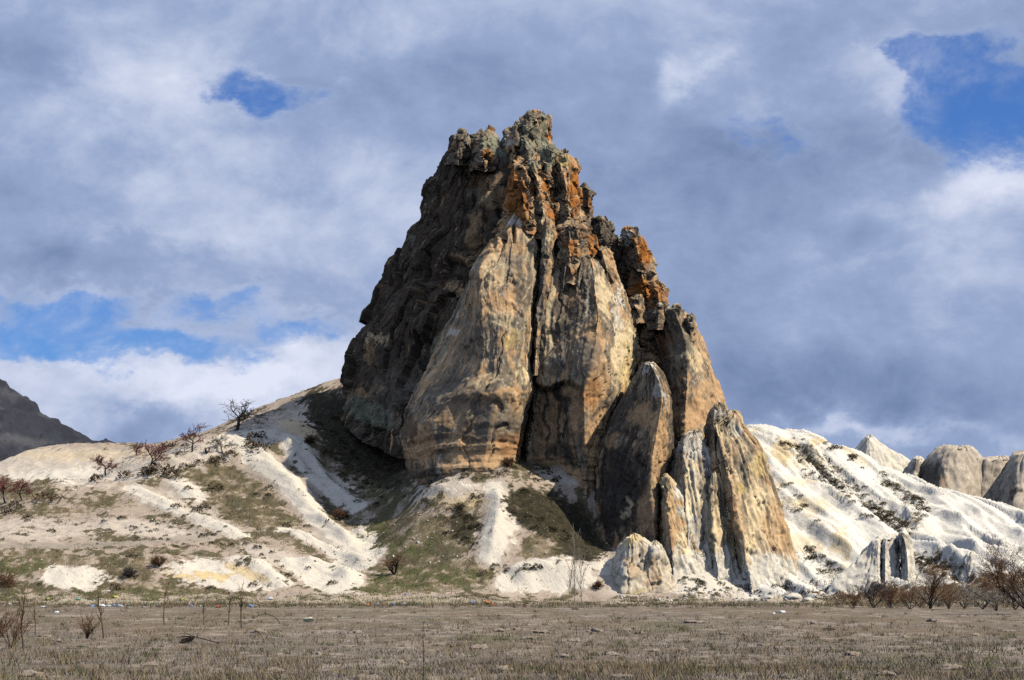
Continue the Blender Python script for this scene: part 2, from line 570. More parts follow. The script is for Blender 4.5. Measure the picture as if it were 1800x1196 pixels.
def rock_mesh(name, G, style, paint=(), base=None, seed=0.0):
    nr, nc, _ = G.shape
    N = grid_normals(G).reshape(-1, 3)
    P = G.reshape(-1, 3).copy()
    S = dict(big=0.7, bigs=7.0, ridge=0.5, rs=(3.0, 3.0, 5.0), block=0.0, bs=2.6, flute=0.25, fs=(1.3, 1.3, 11.0),
             strata=0.0, fine=0.16, crack=0.35, cs=(5.0, 5.0, 16.0), pits=0.0, streak=0.5, grey=0.5, warm=0.35, pale=0.2,
             joints=0.0, contrast=1.0)
    S.update(style)
    # girth coordinate: upright grooves and stains follow the body even where it leans or tapers
    mid = G[nr // 3]
    U = np.concatenate([[0], np.cumsum(np.linalg.norm(np.diff(mid, axis=0), axis=1))])
    PU = np.stack([np.tile(U, nr), np.full(nr * nc, seed * 3.7), P[:, 2]], 1)
    PU[:, 0] += 0.5 * fbm(P, 4.0, 2, seed + 77)
    d = S['big'] * fbm(P, S['bigs'], 3, seed + 1)
    if S['ridge']:
        d += S['ridge'] * (ridged(P, S['rs'], 4, seed + 2) - 0.35)
    jn = None
    if S['block']:
        Pw = P + 0.35 * np.stack([fbm(P, 1.8, 2, seed + 11), fbm(P, 1.8, 2, seed + 12), fbm(P, 1.8, 2, seed + 13)], 1)
        f1, f2, val, tl = worley(Pw, np.array([1, 1, S.get('bz', 1.5)]) * S['bs'], seed + 3)
        g1, g2, val2, tl2 = worley(Pw, np.array([1, 1, 1.2]) * S['bs'] * 0.42, seed + 4)
        edge = 1 - sstep(f2 - f1, 0.0, 0.12)
        edge2 = 1 - sstep(g2 - g1, 0.0, 0.14)
        d += S['block'] * ((val - 0.5) * 1.2 + 1.5 * tl - 0.3 * edge + S.get('b2', 1.0) * (0.3 * (val2 - 0.5) + 0.75 * tl2 - 0.14 * edge2))
        jn = np.maximum(edge, 0.6 * edge2)
    if S['flute']:
        d += S['flute'] * ridged(PU, S['fs'], 3, seed + 5)
    lay = None
    if S.get('smooth_low'):
        d = d * (1 - S['smooth_low'] * S['smask'](P))
    if S['strata']:
        zz = P[:, 2] + 0.5 * fbm(P, (9, 9, 6), 2, seed + 6)
        lay = 1.6 * fbm(np.stack([P[:, 0] * 0.05, P[:, 1] * 0.05, zz], 1), 0.75, 3, seed + 7, 0.6)
        msk = S['smask'](P) if 'smask' in S else 1.0
        d += S['strata'] * msk * (0.6 * lay + 0.5 * fbm(np.stack([P[:, 0] * 0.12, P[:, 1] * 0.12, zz], 1), 0.35, 3, seed + 8))
    if S['crack']:
        c = np.abs(perlin(P3(PU + 0.6 * np.stack([fbm(P, 2, 3, seed + 31), fbm(P, 2, 3, seed + 32), 0 * d], 1), S['cs'], seed + 9)))
        cr = 1 - sstep(c, 0.0, 0.05)
        d -= S['crack'] * cr
    else:
        cr = 0 * d
    if S['pits']:
        f1, f2, val, tl = worley(P, np.array([1.5, 1.5, 2.0]), seed + 21)
        hole = (1 - sstep(f1, 0.22, 0.4)) * (val > 0.5)
        d -= S['pits'] * hole
    d += S['fine'] * fbm(P, 0.8, 4, seed + 10, 0.55)
    d = d - d.mean() - S.get('shrink', 0.3) * d.std()
    P = P + N * d[:, None]
    if 'carve' in S:
        P = S['carve'](P, N)
    G2 = P.reshape(nr, nc, 3)
    N2 = grid_normals(G2).reshape(-1, 3)
    # ---- colour of the stone
    b = base if base is not None else TAN
    C = np.tile(b, (len(P), 1)).astype(float)
    vs = S.get('vs', 1.0)
    PC = PU if vs > 1.5 else P
    a1 = fbm(PC, (3.0, 3.0, 4.5 * vs), 5, seed + 14)
    a2 = fbm(PC, (1.1, 1.1, 1.8 * vs), 5, seed + 15, 0.68)
    st = fbm(PU, (0.9, 0.9, 9.0), 4, seed + 16)
    a3 = fbm(PC, (0.45, 0.45, 0.45 * vs), 3, seed + 26, 0.6)
    kc = S['contrast']
    C = lerp(C, CREAM, sstep(a1 + 0.5 * a2, 0.15, 0.8) * S['pale'] * 1.5 * kc)
    C = lerp(C, ORANGE, sstep(fbm(P, 2.6, 4, seed + 17) + 0.3 * a2, 0.05, 0.55) * S['warm'])
    C = lerp(C, TAN * 0.8, sstep(fbm(PC, (1.8, 1.8, 5.0 * vs), 4, seed + 71), 0.0, 0.35) * S.get('brown', 0.0))
    g = sstep(0.6 * a1 + 0.45 * a2 + S['streak'] * st + (S['grey'] - 0.5) * 2.0, -0.12, 0.22)
    C = lerp(C, GREY * S.get('patina_shade', 1.0), g * 0.92 * kc)  # factor darkens the grey crust, partly to paint in shade
    C = lerp(C, DARK, sstep(st + 0.5 * a2 + 0.5 * a3, 0.28, 0.8) * S['streak'] * kc)
    if S.get('bands'):
        s2 = fbm(PU, (1.2, 1.2, 16.0), 4, seed + 61)
        s3 = fbm(PU, (1.5, 1.5, 20.0), 4, seed + 62)
        C = lerp(C, CREAM * 1.08, sstep(s2 + 0.25 * a2, 0.08, 0.35) * S['bands'])
        C = lerp(C, DARK * 1.7, sstep(s3 + 0.3 * a2, 0.22, 0.42) * S['bands'] * 0.7)
    # pale mineral veins and chipped edges
    v = np.abs(perlin(P3(PC + 0.4 * np.stack([a2, a1, a2], 1), (1.6, 1.6, 2.6 * vs), seed + 18)))
    C = lerp(C, CREAM * 1.05, (1 - sstep(v, 0.0, 0.03)) * sstep(a1, -0.1, 0.5) * 0.8)
    C = lerp(C, WHITE, sstep(a3 + 0.7 * a2, 0.55, 0.9) * 0.5 * S['pale'] * 2)
    C = lerp(C, LICHEN, sstep(N2[:, 2] + 0.3 * a2, 0.45, 0.85) * S.get('lichen', 0.4))
    if lay is not None:
        C = lerp(C, DARK * 1.6, sstep(lay + 0.35 * a2, 0.35, 0.8) * msk * 0.6)
    C = lerp(C, DARK, cr * 0.35)
    if jn is not None:
        C = lerp(C, DARK * 1.3, jn * 0.35 * sstep(a2, -0.5, 0.3))
    C = patches(C, P, paint)
    C *= (1 + 0.15 * a3)[:, None]
    return np_mesh(name, P, grid_faces(nr, nc), rock_mat(), C, S.get('smooth', False))


def rail(pts):
    """(px, py, distance) points, top or bottom first -> world polyline from the bottom up"""
    a = np.array(pts, float)
    w = at(a[:, 0], a[:, 1], a[:, 2])
    return w[np.argsort(w[:, 2])]


def block_rails(levels, yl, yf, yr, yb, bulge=0.35):
    """levels (py, left px, ridge px, right px); yl / yf / yr / yb are the distances of left edge, ridge, right edge, back.
    a distance may be a pair (bottom, top)"""
    L = np.array(levels, float)
    L = L[np.argsort(-L[:, 0])]
    s = (L[:, 0] - L[0, 0]) / (L[-1, 0] - L[0, 0])

    def dist(y):
        return y[0] + (y[1] - y[0]) * s if isinstance(y, tuple) else np.full(len(s), float(y))
    yl, yf, yr, yb = map(dist, (yl, yf, yr, yb))
    py, xl, xm, xr = L.T

    def R(x, y):
        return at(x, py, y)
    m = bulge
    return [R(xl, yl), R(xl + (xm - xl) * 0.45, yl + (yf - yl) * (0.45 + m * 0.6)), R(xm, yf),
            R(xm + (xr - xm) * 0.55, yf + (yr - yf) * (0.55 - m * 0.6)), R(xr, yr),
            R(xr - (xr - xl) * 0.2, yr + (yb - yr) * 0.75), R(xl + (xr - xl) * 0.5, yb), R(xl + (xr - xl) * 0.2, yl + (yb - yl) * 0.75)]


# ------------------------------------------------------------------ hills: one height field fitted through points of the slopes
CTRL = [
    # crest of the grassy hill, from its low end to the cliff
    (0, 888, 279), (80, 853, 284), (183, 842, 287), (246, 822, 288), (316, 793, 290), (362, 770, 293), (418, 758, 297), (474, 750, 299), (527, 744, 299),
    # higher ridge running into the foot of the cliff
    (470, 736, 309), (509, 709, 314), (555, 688, 317), (600, 671, 320), (680, 650, 322),
    # pale bank beyond
    (0, 812, 338), (35, 800, 340), (116, 785, 343), (200, 788, 343), (281, 789, 342), (0, 845, 322), (120, 835, 320), (200, 826, 318), (60, 866, 303), (160, 850, 302), (-120, 840, 338), (-120, 890, 290),
    # grassy slope
    (0, 925, 266), (0, 958, 255), (0, 968, 251), (0, 990, 247), (0, 1044, 240), (150, 900, 271), (150, 957, 255), (150, 966, 251.5), (150, 985, 247), (150, 1044, 240),
    (300, 870, 278), (300, 915, 267), (320, 950, 257), (300, 975, 249), (300, 1044, 240), (400, 840, 284), (400, 900, 272), (430, 950, 258), (420, 985, 249), (450, 1044, 240),
    (520, 800, 290), (520, 860, 279), (520, 930, 265), (540, 985, 252), (560, 1040, 241), (-120, 960, 255), (-120, 1044, 240),
    (580, 830, 290), (600, 900, 275), (610, 960, 262), (600, 1005, 252), (650, 975, 258), (640, 1030, 244),
    # hollow under the cliff
    (560, 745, 305), (620, 760, 303), (660, 830, 291), (620, 860, 285), (690, 842, 281), (700, 900, 267), (680, 960, 256), (740, 1000, 248), (720, 1040, 242), (820, 1040, 242),
    (725, 850, 270), (780, 848, 263), (850, 840, 261), (905, 822, 264), (935, 817, 268), (985, 842, 265), (1030, 862, 262.5), (770, 875, 259.5), (760, 920, 256), (800, 980, 249), (870, 900, 255.5), (860, 960, 250), (850, 1000, 246.5),
    (950, 890, 257), (950, 960, 250), (960, 1003, 246.5), (930, 1043, 243), (1000, 1045, 243), (1040, 925, 261), (1020, 1000, 246.5), (1060, 985, 251), (1060, 1043, 243),
    (1120, 968, 251.5), (1180, 1025, 246), (1160, 1048, 242), (1250, 1032, 246), (1240, 1050, 241), (1330, 1050, 243), (1330, 1056, 239), (1400, 1050, 241), (1120, 880, 265),
    (1200, 900, 264), (1250, 820, 281), (1180, 800, 280), (1100, 820, 276), (800, 800, 285), (900, 780, 290), (1050, 760, 295), (720, 760, 300), (800, 720, 310), (1000, 720, 310),
    # white ridge
    (1280, 772, 292), (1321, 759, 297), (1350, 757, 299), (1432, 770, 299), (1477, 789, 298), (1521, 816, 296), (1566, 845, 293), (1623, 858, 291), (1661, 864, 291), (1709, 886, 288), (1756, 905, 286), (1800, 915, 285), (1900, 945, 283), (1980, 960, 283),
    (1340, 820, 286), (1400, 830, 285), (1390, 900, 270), (1450, 850, 283), (1450, 930, 264), (1400, 985, 255), (1510, 880, 277), (1500, 950, 260), (1560, 900, 275), (1550, 970, 257),
    (1600, 900, 279), (1610, 950, 265), (1660, 920, 274), (1680, 970, 259), (1720, 945, 271), (1750, 980, 259), (1800, 960, 270), (1800, 1000, 256), (1900, 1000, 262),
    (1420, 1030, 244), (1480, 1022, 246), (1560, 1026, 244.5), (1620, 1024, 245), (1690, 1018, 246), (1740, 1018, 246), (1800, 1025, 245), (1900, 1030, 245),
]
cp = np.array(CTRL, float)
cw = at(cp[:, 0], cp[:, 1], cp[:, 2])
extra = []
for x in np.arange(-130, 140, 12.0):
    extra.append((x, 226.0, -0.7))
    extra.append((x, 231.0, 0.05))
for px_, py_, Y_ in [(0, 812, 338), (116, 785, 343), (281, 789, 342), (418, 758, 330), (509, 709, 340), (600, 671, 345), (800, 680, 350), (1000, 700, 350), (1200, 740, 340), (1321, 759, 325), (1432, 770, 328),
                     (1521, 816, 325), (1623, 858, 320), (1756, 905, 315), (1900, 945, 312), (-120, 840, 340)]:
    w = at(px_, py_, Y_)
    extra.append((w[0], Y_ + 28, max(0.5, w[2] - 11)))
    extra.append((w[0], Y_ + 60, 0.5))
ctl = np.concatenate([cw, np.array(extra)])


def tps_fit(xy, z, lam=2e-4):
    s = xy / 50.0
    n = len(s)
    r2 = ((s[:, None] - s[None]) ** 2).sum(-1)
    K = 0.5 * r2 * np.log(r2 + 1e-12) + lam * np.eye(n)
    Pm = np.concatenate([np.ones((n, 1)), s], 1)
    A = np.zeros((n + 3, n + 3))
    A[:n, :n], A[:n, n:], A[n:, :n] = K, Pm, Pm.T
    return s, np.linalg.solve(A, np.concatenate([z, np.zeros(3)]))


def tps_eval(s, w, xy):
    out = np.empty(len(xy))
    q = xy / 50.0
    for i in range(0, len(q), 20000):
        b = q[i:i + 20000]
        r2 = ((b[:, None] - s[None]) ** 2).sum(-1)
        out[i:i + 20000] = (0.5 * r2 * np.log(r2 + 1e-12)) @ w[:-3] + w[-3] + b @ w[-2:]
    return out


ts, tw = tps_fit(ctl[:, :2], ctl[:, 2])
XS = np.concatenate([np.arange(-125, -84, 1.6), np.arange(-84, 20, 0.34), np.arange(20, 84, 0.26), np.arange(84, 126, 1.6)])
YS = np.concatenate([np.arange(226, 303, 0.30), np.arange(303, 400, 0.8)])
# the fitted surface is smooth: evaluate coarsely, then refine bilinearly with cubic-ish smoothing
xc = np.arange(-126, 127, 1.0)
yc = np.arange(225, 402, 1.0)
gx, gy = np.meshgrid(xc, yc)
Zc = tps_eval(ts, tw, np.stack([gx.ravel(), gy.ravel()], 1)).reshape(gx.shape)


def bil(Z, x0, y0, dx, dy, X, Y):
    u = np.clip((X - x0) / dx, 0, Z.shape[1] - 1.001)
    v = np.clip((Y - y0) / dy, 0, Z.shape[0] - 1.001)
    i, j = np.floor(u).astype(int), np.floor(v).astype(int)
    f, g = u - i, v - j
    return Z[j, i] * (1 - f) * (1 - g) + Z[j, i + 1] * f * (1 - g) + Z[j + 1, i] * (1 - f) * g + Z[j + 1, i + 1] * f * g


def base_z(X, Y):
    return np.where(Y < 226, 0.0, bil(Zc, -126, 225, 1.0, 1.0, X, Y))


def march(zf, px, py):
    Ys = np.linspace(38, 395, 3600)
    P = at(np.full_like(Ys, px), np.full_like(Ys, py), Ys)
    z = zf(P[:, 0], P[:, 1])
    k = np.argmax(P[:, 2] <= z)
    if P[k, 2] > z[k]:
        k = len(Ys) - 1
    return np.array([P[k, 0], P[k, 1], z[k]])


GX, GY = np.meshgrid(XS, YS)
TX, TY = GX.ravel(), GY.ravel()
TZ = base_z(TX, TY)
FL = np.stack([TX, TY, np.zeros_like(TX)], 1)
fade = sstep(TY, 228, 240)
right = sstep(TX, 22, 30)                        # the white ridge begins behind the rock fins


def line_field(pts):
    """distance in plan from each height-field point to a polyline of places in the photograph, and the position along it"""
    w = np.array([march(base_z, x, y)[:2] for x, y in pts])
    best = np.full(len(TX), 1e9)
    along = np.zeros(len(TX))
    side = np.zeros(len(TX))
    L = np.concatenate([[0], np.cumsum(np.linalg.norm(np.diff(w, axis=0), axis=1))])
    for k in range(len(w) - 1):
        a, b = w[k], w[k + 1]
        ab = b - a
        t = np.clip(((TX - a[0]) * ab[0] + (TY - a[1]) * ab[1]) / (ab @ ab + 1e-9), 0, 1)
        d = np.hypot(TX - a[0] - t * ab[0], TY - a[1] - t * ab[1])
        n = d < best
        along = np.where(n, (L[k] + t * (L[k + 1] - L[k])) / L[-1], along)
        best = np.where(n, d, best)
    return best, along


n1 = fbm(FL, 9.0, 4, 1)
n2 = fbm(FL, 2.4, 4, 2)
n3 = fbm(FL, 0.8, 3, 3)
add = 0.32 * n1 + 0.16 * n2 + 0.05 * n3
# white spurs that run down the slopes: (places, height, half width, whiteness)
SPURS = [
    ([(446, 798), (500, 850), (540, 895), (575, 935), (610, 962), (650, 985)], 1.5, 3.0, 1.0),
    ([(520, 775), (545, 812), (572, 850), (600, 880), (628, 893)], 1.6, 2.6, 1.0),
    ([(500, 770), (520, 815), (550, 848), (566, 865)], 0.9, 1.6, 0.9),
    ([(545, 775), (590, 815), (618, 850)], 0.5, 1.2, 0.25),
    ([(232, 858), (290, 893), (350, 920), (420, 943)], 1.0, 2.6, 0.8),
    ([(300, 838), (330, 865), (345, 880)], 0.7, 2.0, 0.7),
    ([(500, 935), (540, 955), (580, 975), (620, 990), (640, 1000)], 0.9, 2.0, 0.9),
    ([(520, 995), (560, 1003), (600, 1015), (615, 1030)], 1.3, 3.2, 1.0),
    ([(420, 985), (455, 1000), (490, 1030)], 0.9, 2.4, 1.0),
    ([(866, 862), (878, 900), (872, 940), (862, 985)], 1.6, 2.6, 0.85),
    ([(735, 880), (780, 868), (830, 862)], 0.8, 2.2, 0.7),
    ([(900, 1030), (950, 1012), (1010, 1010)], 1.2, 3.4, 1.0),
    ([(1020, 985), (1060, 1000)], 0.8, 3.0, 0.9),
    ([(622, 940), (645, 945)], 1.0, 1.8, 0.9),
    # on the white ridge
    ([(1350, 775), (1395, 840), (1440, 900), (1480, 960), (1500, 1000)], 1.6, 4.2, 0),
    ([(1400, 775), (1470, 850), (1530, 910), (1560, 950)], 1.8, 3.6, 0),
    ([(1480, 795), (1540, 860), (1590, 905), (1640, 960), (1660, 1000)], 1.8, 3.6, 0),
    ([(1565, 850), (1610, 890), (1625, 930)], 1.3, 2.6, 0),
    ([(1640, 868), (1670, 905), (1700, 955), (1725, 1000)], 2.0, 3.4, 0),
    ([(1700, 890), (1740, 940), (1770, 985), (1785, 1010)], 1.6, 3.0, 0),
    ([(1660, 985), (1700, 1000), (1745, 1015)], 1.4, 2.4, 0),
    ([(1330, 900), (1390, 960), (1430, 1010)], 1.1, 3.0, 0),
    ([(1770, 920), (1800, 960), (1830, 1000)], 1.4, 3.0, 0),
]
white = np.zeros(len(TX))
for pts, h, w, wh in SPURS:
    d, al = line_field(pts)
    d = d * (1 + 0.35 * n2 * (1 - 0.8 * right))
    prof = np.clip(1 - d / w, 0, 1)
    prof = prof ** 1.35
    add += h * prof * sstep(al, -0.05, 0.18) * (1 - 0.6 * sstep(al, 0.75, 1.05))
    white = np.maximum(white, wh * sstep(prof, 0.05, 0.45))
# gullies with scrub: (places, depth, half width)
GULLY = [
    ([(1395, 790), (1450, 830), (1500, 870), (1550, 905), (1592, 925)], 1.3, 3.2),
    ([(1560, 850), (1600, 880), (1622, 905)], 0.9, 2.0),
    ([(1420, 845), (1480, 868)], 0.7, 1.6),
    ([(1640, 985), (1680, 1005), (1700, 1015)], 0.6, 1.6),
]
scrub = np.zeros(len(TX))
for pts, dep, w in GULLY:
    d, al = line_field(pts)
    d = d * (1 + 0.5 * n2 + 0.3 * n3)
    prof = np.clip(1 - d / w, 0, 1)
    add -= dep * sstep(prof, 0, 1)
    scrub = np.maximum(scrub, sstep(prof, 0.05, 0.5))
# rills running down the white ridge
sdir, qdir = np.array([0.32, -0.947]), np.array([0.947, 0.32])
RQ = np.stack([TX * qdir[0] + TY * qdir[1] + 1.0 * n1, TX * sdir[0] + TY * sdir[1], 0 * TX], 1)
rill = ridged(RQ, (6.5, 60.0, 1.0), 2, 4)
rill2 = ridged(RQ, (1.5, 34.0, 1.0), 3, 5)
add = (add - (0.32 * n1 + 0.16 * n2 + 0.05 * n3) * right * 0.85) * (1 - 0.2 * right) + right * fade * (3.0 * (rill - 0.45) + 0.55 * (rill2 - 0.4))
RL = np.stack([TX * 0.75 + TY * 0.66, TX * 0.66 - TY * 0.75, 0 * TX], 1)
add += (1 - right) * np.maximum(white, 0.25) * 0.42 * (ridged(RL, (1.5, 12.0, 1.0), 3, 6) - 0.4)
# a cart track cut level along the lower slope
d, al = line_field([(0, 962), (120, 960), (240, 955), (340, 946)])
track = 1 - sstep(d, 1.2, 2.6)
add *= (1 - 0.75 * track)
crust = ridged(np.stack([RL[:, 0] + 0.8 * n2, RL[:, 1] * 0.35, 0 * TX], 1), 2.2, 4, 8) - 0.4
crust_r = ridged(np.stack([RQ[:, 0] + 0.9 * n2, RQ[:, 1] * 0.22, 0 * TX], 1), 2.6, 4, 9) - 0.4
add += fade * (0.34 * crust * (1 - right) + 0.3 * crust_r * right)
TZ = TZ + add * np.clip(fade, 0.12, 1) + 0.55 * np.clip(fbm(FL, 5.0, 4, 91) + 0.15, -0.2, 1.2) * sstep(TY, 227, 231) * (1 - sstep(TY, 236, 243))
Zt = TZ.reshape(GX.shape)


def terr(X, Y):
    X, Y = np.asarray(X, float), np.asarray(Y, float)
    u = np.clip(np.interp(X, XS, np.arange(len(XS))), 0, len(XS) - 1.001)
    v = np.clip(np.interp(Y, YS, np.arange(len(YS))), 0, len(YS) - 1.001)
    i, j = np.floor(u).astype(int), np.floor(v).astype(int)
    f, g = u - i, v - j
    z = Zt[j, i] * (1 - f) * (1 - g) + Zt[j, i + 1] * f * (1 - g) + Zt[j + 1, i] * (1 - f) * g + Zt[j + 1, i + 1] * f * g
    return np.where(Y < 226.2, 0.0, np.maximum(z, 0.0))


def hit(px, py):
    return march(terr, px, py)


# ---- what covers the slopes
TP = np.stack([TX, TY, TZ], 1)
tpx, tpy = proj(TP)
gz, gxx = np.gradient(Zt, axis=0) / np.gradient(YS)[:, None], np.gradient(Zt, axis=1) / np.gradient(XS)[None, :]
slope = np.hypot(gz, gxx).ravel()
SOIL = np.array([0.37, 0.295, 0.225])
STRAW = np.array([0.23, 0.18, 0.11])
OLIVE = np.array([0.115, 0.098, 0.055])
GREEN = np.array([0.092, 0.095, 0.04])
BROWN = np.array([0.12, 0.085, 0.05])
m1 = fbm(FL, 6.0, 5, 21, 0.6)
m2 = fbm(FL, 1.7, 5, 22, 0.65)
m3 = fbm(FL, 0.5, 3, 23, 0.6)


def blot(items):
    w1, w2 = 18 * m2, 10 * m2
    out = np.zeros(len(TX))
    for x, y, rx, ry, ang, s in items:
        dx, dy = tpx - x + w1, tpy - y + w2
        c, sn = math.cos(ang), math.sin(ang)
        e = np.sqrt(((dx * c + dy * sn) / rx) ** 2 + ((dy * c - dx * sn) / ry) ** 2) + 0.25 * m3
        out = np.maximum(out, s * (1 - sstep(e, 0.7, 1.15)))
    return out


BARE = blot([(330, 800, 110, 22, -0.35, 0.95), (430, 775, 70, 24, -0.2, 1), (500, 765, 45, 22, -0.2, 1), (520, 745, 60, 16, 0, 1), (200, 838, 120, 14, -0.15, 0.9), (110, 815, 220, 30, 0, 0.9),
             (130, 1015, 68, 22, 0.05, 1), (385, 1010, 100, 26, 0.12, 1), (570, 1015, 60, 28, 0.3, 1), (60, 930, 130, 22, 0, 0.65), (250, 930, 120, 16, 0.1, 0.8), (340, 895, 80, 20, 0.5, 0.75), (530, 725, 40, 14, -0.5, 0.8),
             (330, 862, 32, 16, 0.6, 0.9), (500, 985, 90, 16, 0.35, 0.8), (640, 945, 24, 20, 0, 1), (780, 860, 70, 26, -0.1, 0.8), (960, 1015, 90, 28, 0, 0.95), (1040, 990, 60, 22, 0.1, 0.95), (985, 840, 40, 14, 0.2, 0.8),
             (1250, 1010, 120, 40, 0, 0.95), (875, 920, 34, 70, 0.2, 1), (590, 860, 45, 22, 0.7, 1), (1100, 1030, 60, 20, 0, 0.7), (600, 965, 60, 18, 0.6, 0.9), (600, 985, 30, 22, 0.6, 1)])
VEG = blot([(600, 830, 90, 30, 0.75, 1.0), (640, 870, 70, 26, 0.5, 1.0), (400, 850, 110, 32, 0.35, 0.9), (420, 900, 120, 26, 0.2, 0.9), (600, 905, 40, 24, 0, 0.9), (730, 940, 110, 50, 0, 1), (760, 1010, 140, 36, 0, 1), (720, 870, 60, 26, 0.3, 0.9), (930, 815, 45, 14, 0.1, 1),
            (960, 965, 70, 30, 0.1, 0.9), (920, 900, 60, 34, 0, 0.9), (60, 860, 100, 16, -0.1, 0.9), (150, 890, 160, 14, -0.15, 0.75), (420, 955, 70, 12, 0.1, 0.85), (60, 990, 120, 26, 0, 0.85), (230, 1010, 46, 34, 0, 0.9),
            (240, 1040, 260, 10, 0, 0.85), (660, 1030, 100, 18, 0, 0.95), (520, 950, 60, 16, 0.4, 0.7), (300, 985, 60, 14, 0, 0.8), (470, 830, 40, 20, 0.8, 0.7), (630, 785, 130, 62, 0.75, 1.0), (600, 735, 60, 40, 0.3, 1.0), (570, 700, 50, 12, -0.5, 0.8), (820, 895, 40, 22, 0.3, 0.9),
            (960, 1000, 60, 8, 0, 0.9)])
GRN = blot([(760, 1020, 170, 26, 0, 1), (700, 960, 90, 30, 0, 0.8), (930, 812, 50, 10, 0.1, 1), (30, 1000, 70, 24, 0, 0.9), (640, 790, 60, 16, 0.8, 0.8), (600, 1042, 200, 10, 0, 0.8), (660, 940, 60, 24, 0, 0.6), (250, 1046, 250, 6, 0, 0.7), (680, 870, 60, 20, 0.5, 0.7)])
veg = sstep(0.9 * m1 + 0.7 * m2 + 0.45 * m3, -0.15, 0.5) * 0.85
veg = np.maximum(veg, VEG * (0.55 + 0.6 * sstep(m2 + 0.4 * m3, -0.5, 0.3)))
veg = np.clip(veg, 0, 1) * (1 - 0.96 * np.maximum(BARE, white) * sstep(0.45 - m2 * 0.5, -0.1, 0.5))
veg *= (1 - 0.6 * track)
# soil colour, how white (bare tuff), what covers it, how overgrown
C = np.tile(SOIL, (len(TX), 1))
SCARP = blot([(130, 1015, 68, 22, 0.05, 1), (385, 1010, 100, 26, 0.12, 1), (570, 1015, 60, 28, 0.3, 1), (640, 945, 24, 20, 0, 1), (590, 860, 45, 22, 0.7, 1), (600, 985, 30, 22, 0.6, 1), (960, 1015, 90, 28, 0, 0.9), (1250, 1010, 130, 40, 0, 0.9), (330, 862, 32, 16, 0.6, 0.9), (875, 930, 30, 60, 0.2, 0.7), (110, 835, 120, 12, 0, 0.8), (430, 770, 70, 18, -0.2, 0.7)])
C = lerp(C, np.array([0.53, 0.455, 0.365]), np.clip(np.maximum(BARE, white), 0, 1))
C = lerp(C, np.array([0.30, 0.255, 0.2]), track * 0.7)
wht = np.clip(np.maximum(SCARP, 0.8 * sstep(white, 0.3, 1.0)), 0, 1) * (1 - right)
cover = lerp(np.tile(STRAW, (len(TX), 1)), OLIVE, sstep(m2 + 0.5 * m1, -0.5, 0.4))
cover = lerp(cover, GREEN, np.clip(GRN, 0, 1) * sstep(m2 + 0.5 * m3, -0.55, 0.25))
cover = lerp(cover, BROWN, sstep(fbm(FL, 1.1, 4, 27), 0.2, 0.6) * 0.8)
SCRUB_SHADE = blot([(965, 905, 90, 42, 0.3, 1.0), (1015, 955, 60, 34, 0.4, 0.95), (605, 760, 110, 48, 0.85, 1.0), (585, 715, 60, 26, 0.2, 0.95), (640, 800, 90, 36, 0.75, 1.0), (655, 735, 60, 40, 0.4, 1.0), (690, 815, 34, 34, 0, 0.9), (700, 845, 26, 16, 0, 0.7), (980, 915, 70, 40, 0.3, 0.9), (1020, 950, 46, 30, 0.4, 0.8), (815, 925, 34, 28, 0.2, 0.8), (575, 705, 40, 10, -0.5, 0.6)])  # dark scrub plus painted shade of the cliff and the tall fin
cover = lerp(cover, lerp(np.tile(np.array([0.026, 0.023, 0.015]), (len(TX), 1)), np.array([0.055, 0.046, 0.025]), sstep(m3, -0.2, 0.6)), SCRUB_SHADE * 0.95)
veg = np.maximum(veg, SCRUB_SHADE)
wht = wht * (1 - SCRUB_SHADE)
# the white ridge
Rw = np.tile(np.array([0.73, 0.675, 0.575]), (len(TX), 1))
Rw = lerp(Rw, np.array([0.72, 0.58, 0.34]), sstep(fbm(np.stack([TX * 0.3, TY * 0.3, TZ], 1), 2.6, 4, 33) + 0.15 * m2, 0.2, 0.7) * 0.5 * sstep(tpx, 1800, 1400))
Rw = lerp(Rw, np.array([0.55, 0.50, 0.43]), sstep(rill2 + 0.4 * m2, 0.0, -0.7) * 0.4)
YB = blot([(1375, 790, 22, 26, 0.5, 0.8), (1437, 778, 20, 10, 0, 0.8), (1478, 950, 14, 34, 0, 0.7), (1425, 890, 40, 14, 0, 0.5), (1405, 955, 50, 16, 0.2, 0.5), (1500, 800, 40, 8, 0.6, 0.5)])
Rw = lerp(Rw, np.array([0.66, 0.47, 0.20]), YB * 0.8)
SBF = blot([(1630, 1047, 230, 20, 0, 1.0), (1760, 1035, 90, 30, 0, 1.0), (1500, 1050, 90, 12, 0, 0.9), (1640, 1000, 34, 16, 0.3, 0.9)])
SB = blot([(1460, 830, 70, 24, 0.65, 1), (1560, 905, 50, 14, 0.7, 1), (1600, 878, 30, 16, 0.7, 0.9), (1480, 865, 26, 10, 0.4, 0.8), (1430, 980, 28, 14, 0.4, 0.9), (1660, 1000, 60, 14, 0.4, 0.9), (1390, 890, 18, 16, 0.5, 0.8), (1500, 1010, 80, 8, 0.1, 0.6),
           (1610, 985, 26, 20, 0.2, 0.9), (1780, 1020, 60, 18, 0.3, 0.9), (1345, 762, 26, 5, 0, 0.6), (1420, 1042, 60, 8, 0, 0.8), (1540, 1030, 120, 12, 0, 0.9), (1700, 1035, 140, 14, 0, 0.9), (1450, 1022, 40, 10, 0, 0.7), (1640, 860, 40, 6, 0, .7), (1550, 832, 40, 8, .6, .6)])
scr = np.clip(np.maximum(scrub, SB), 0, 1)
cover_r = lerp(np.tile(BROWN, (len(TX), 1)), OLIVE, sstep(m3, -0.3, 0.3))
C = C * (1 - right)[:, None] + Rw * right[:, None]
cover = cover * (1 - right)[:, None] + cover_r * right[:, None]
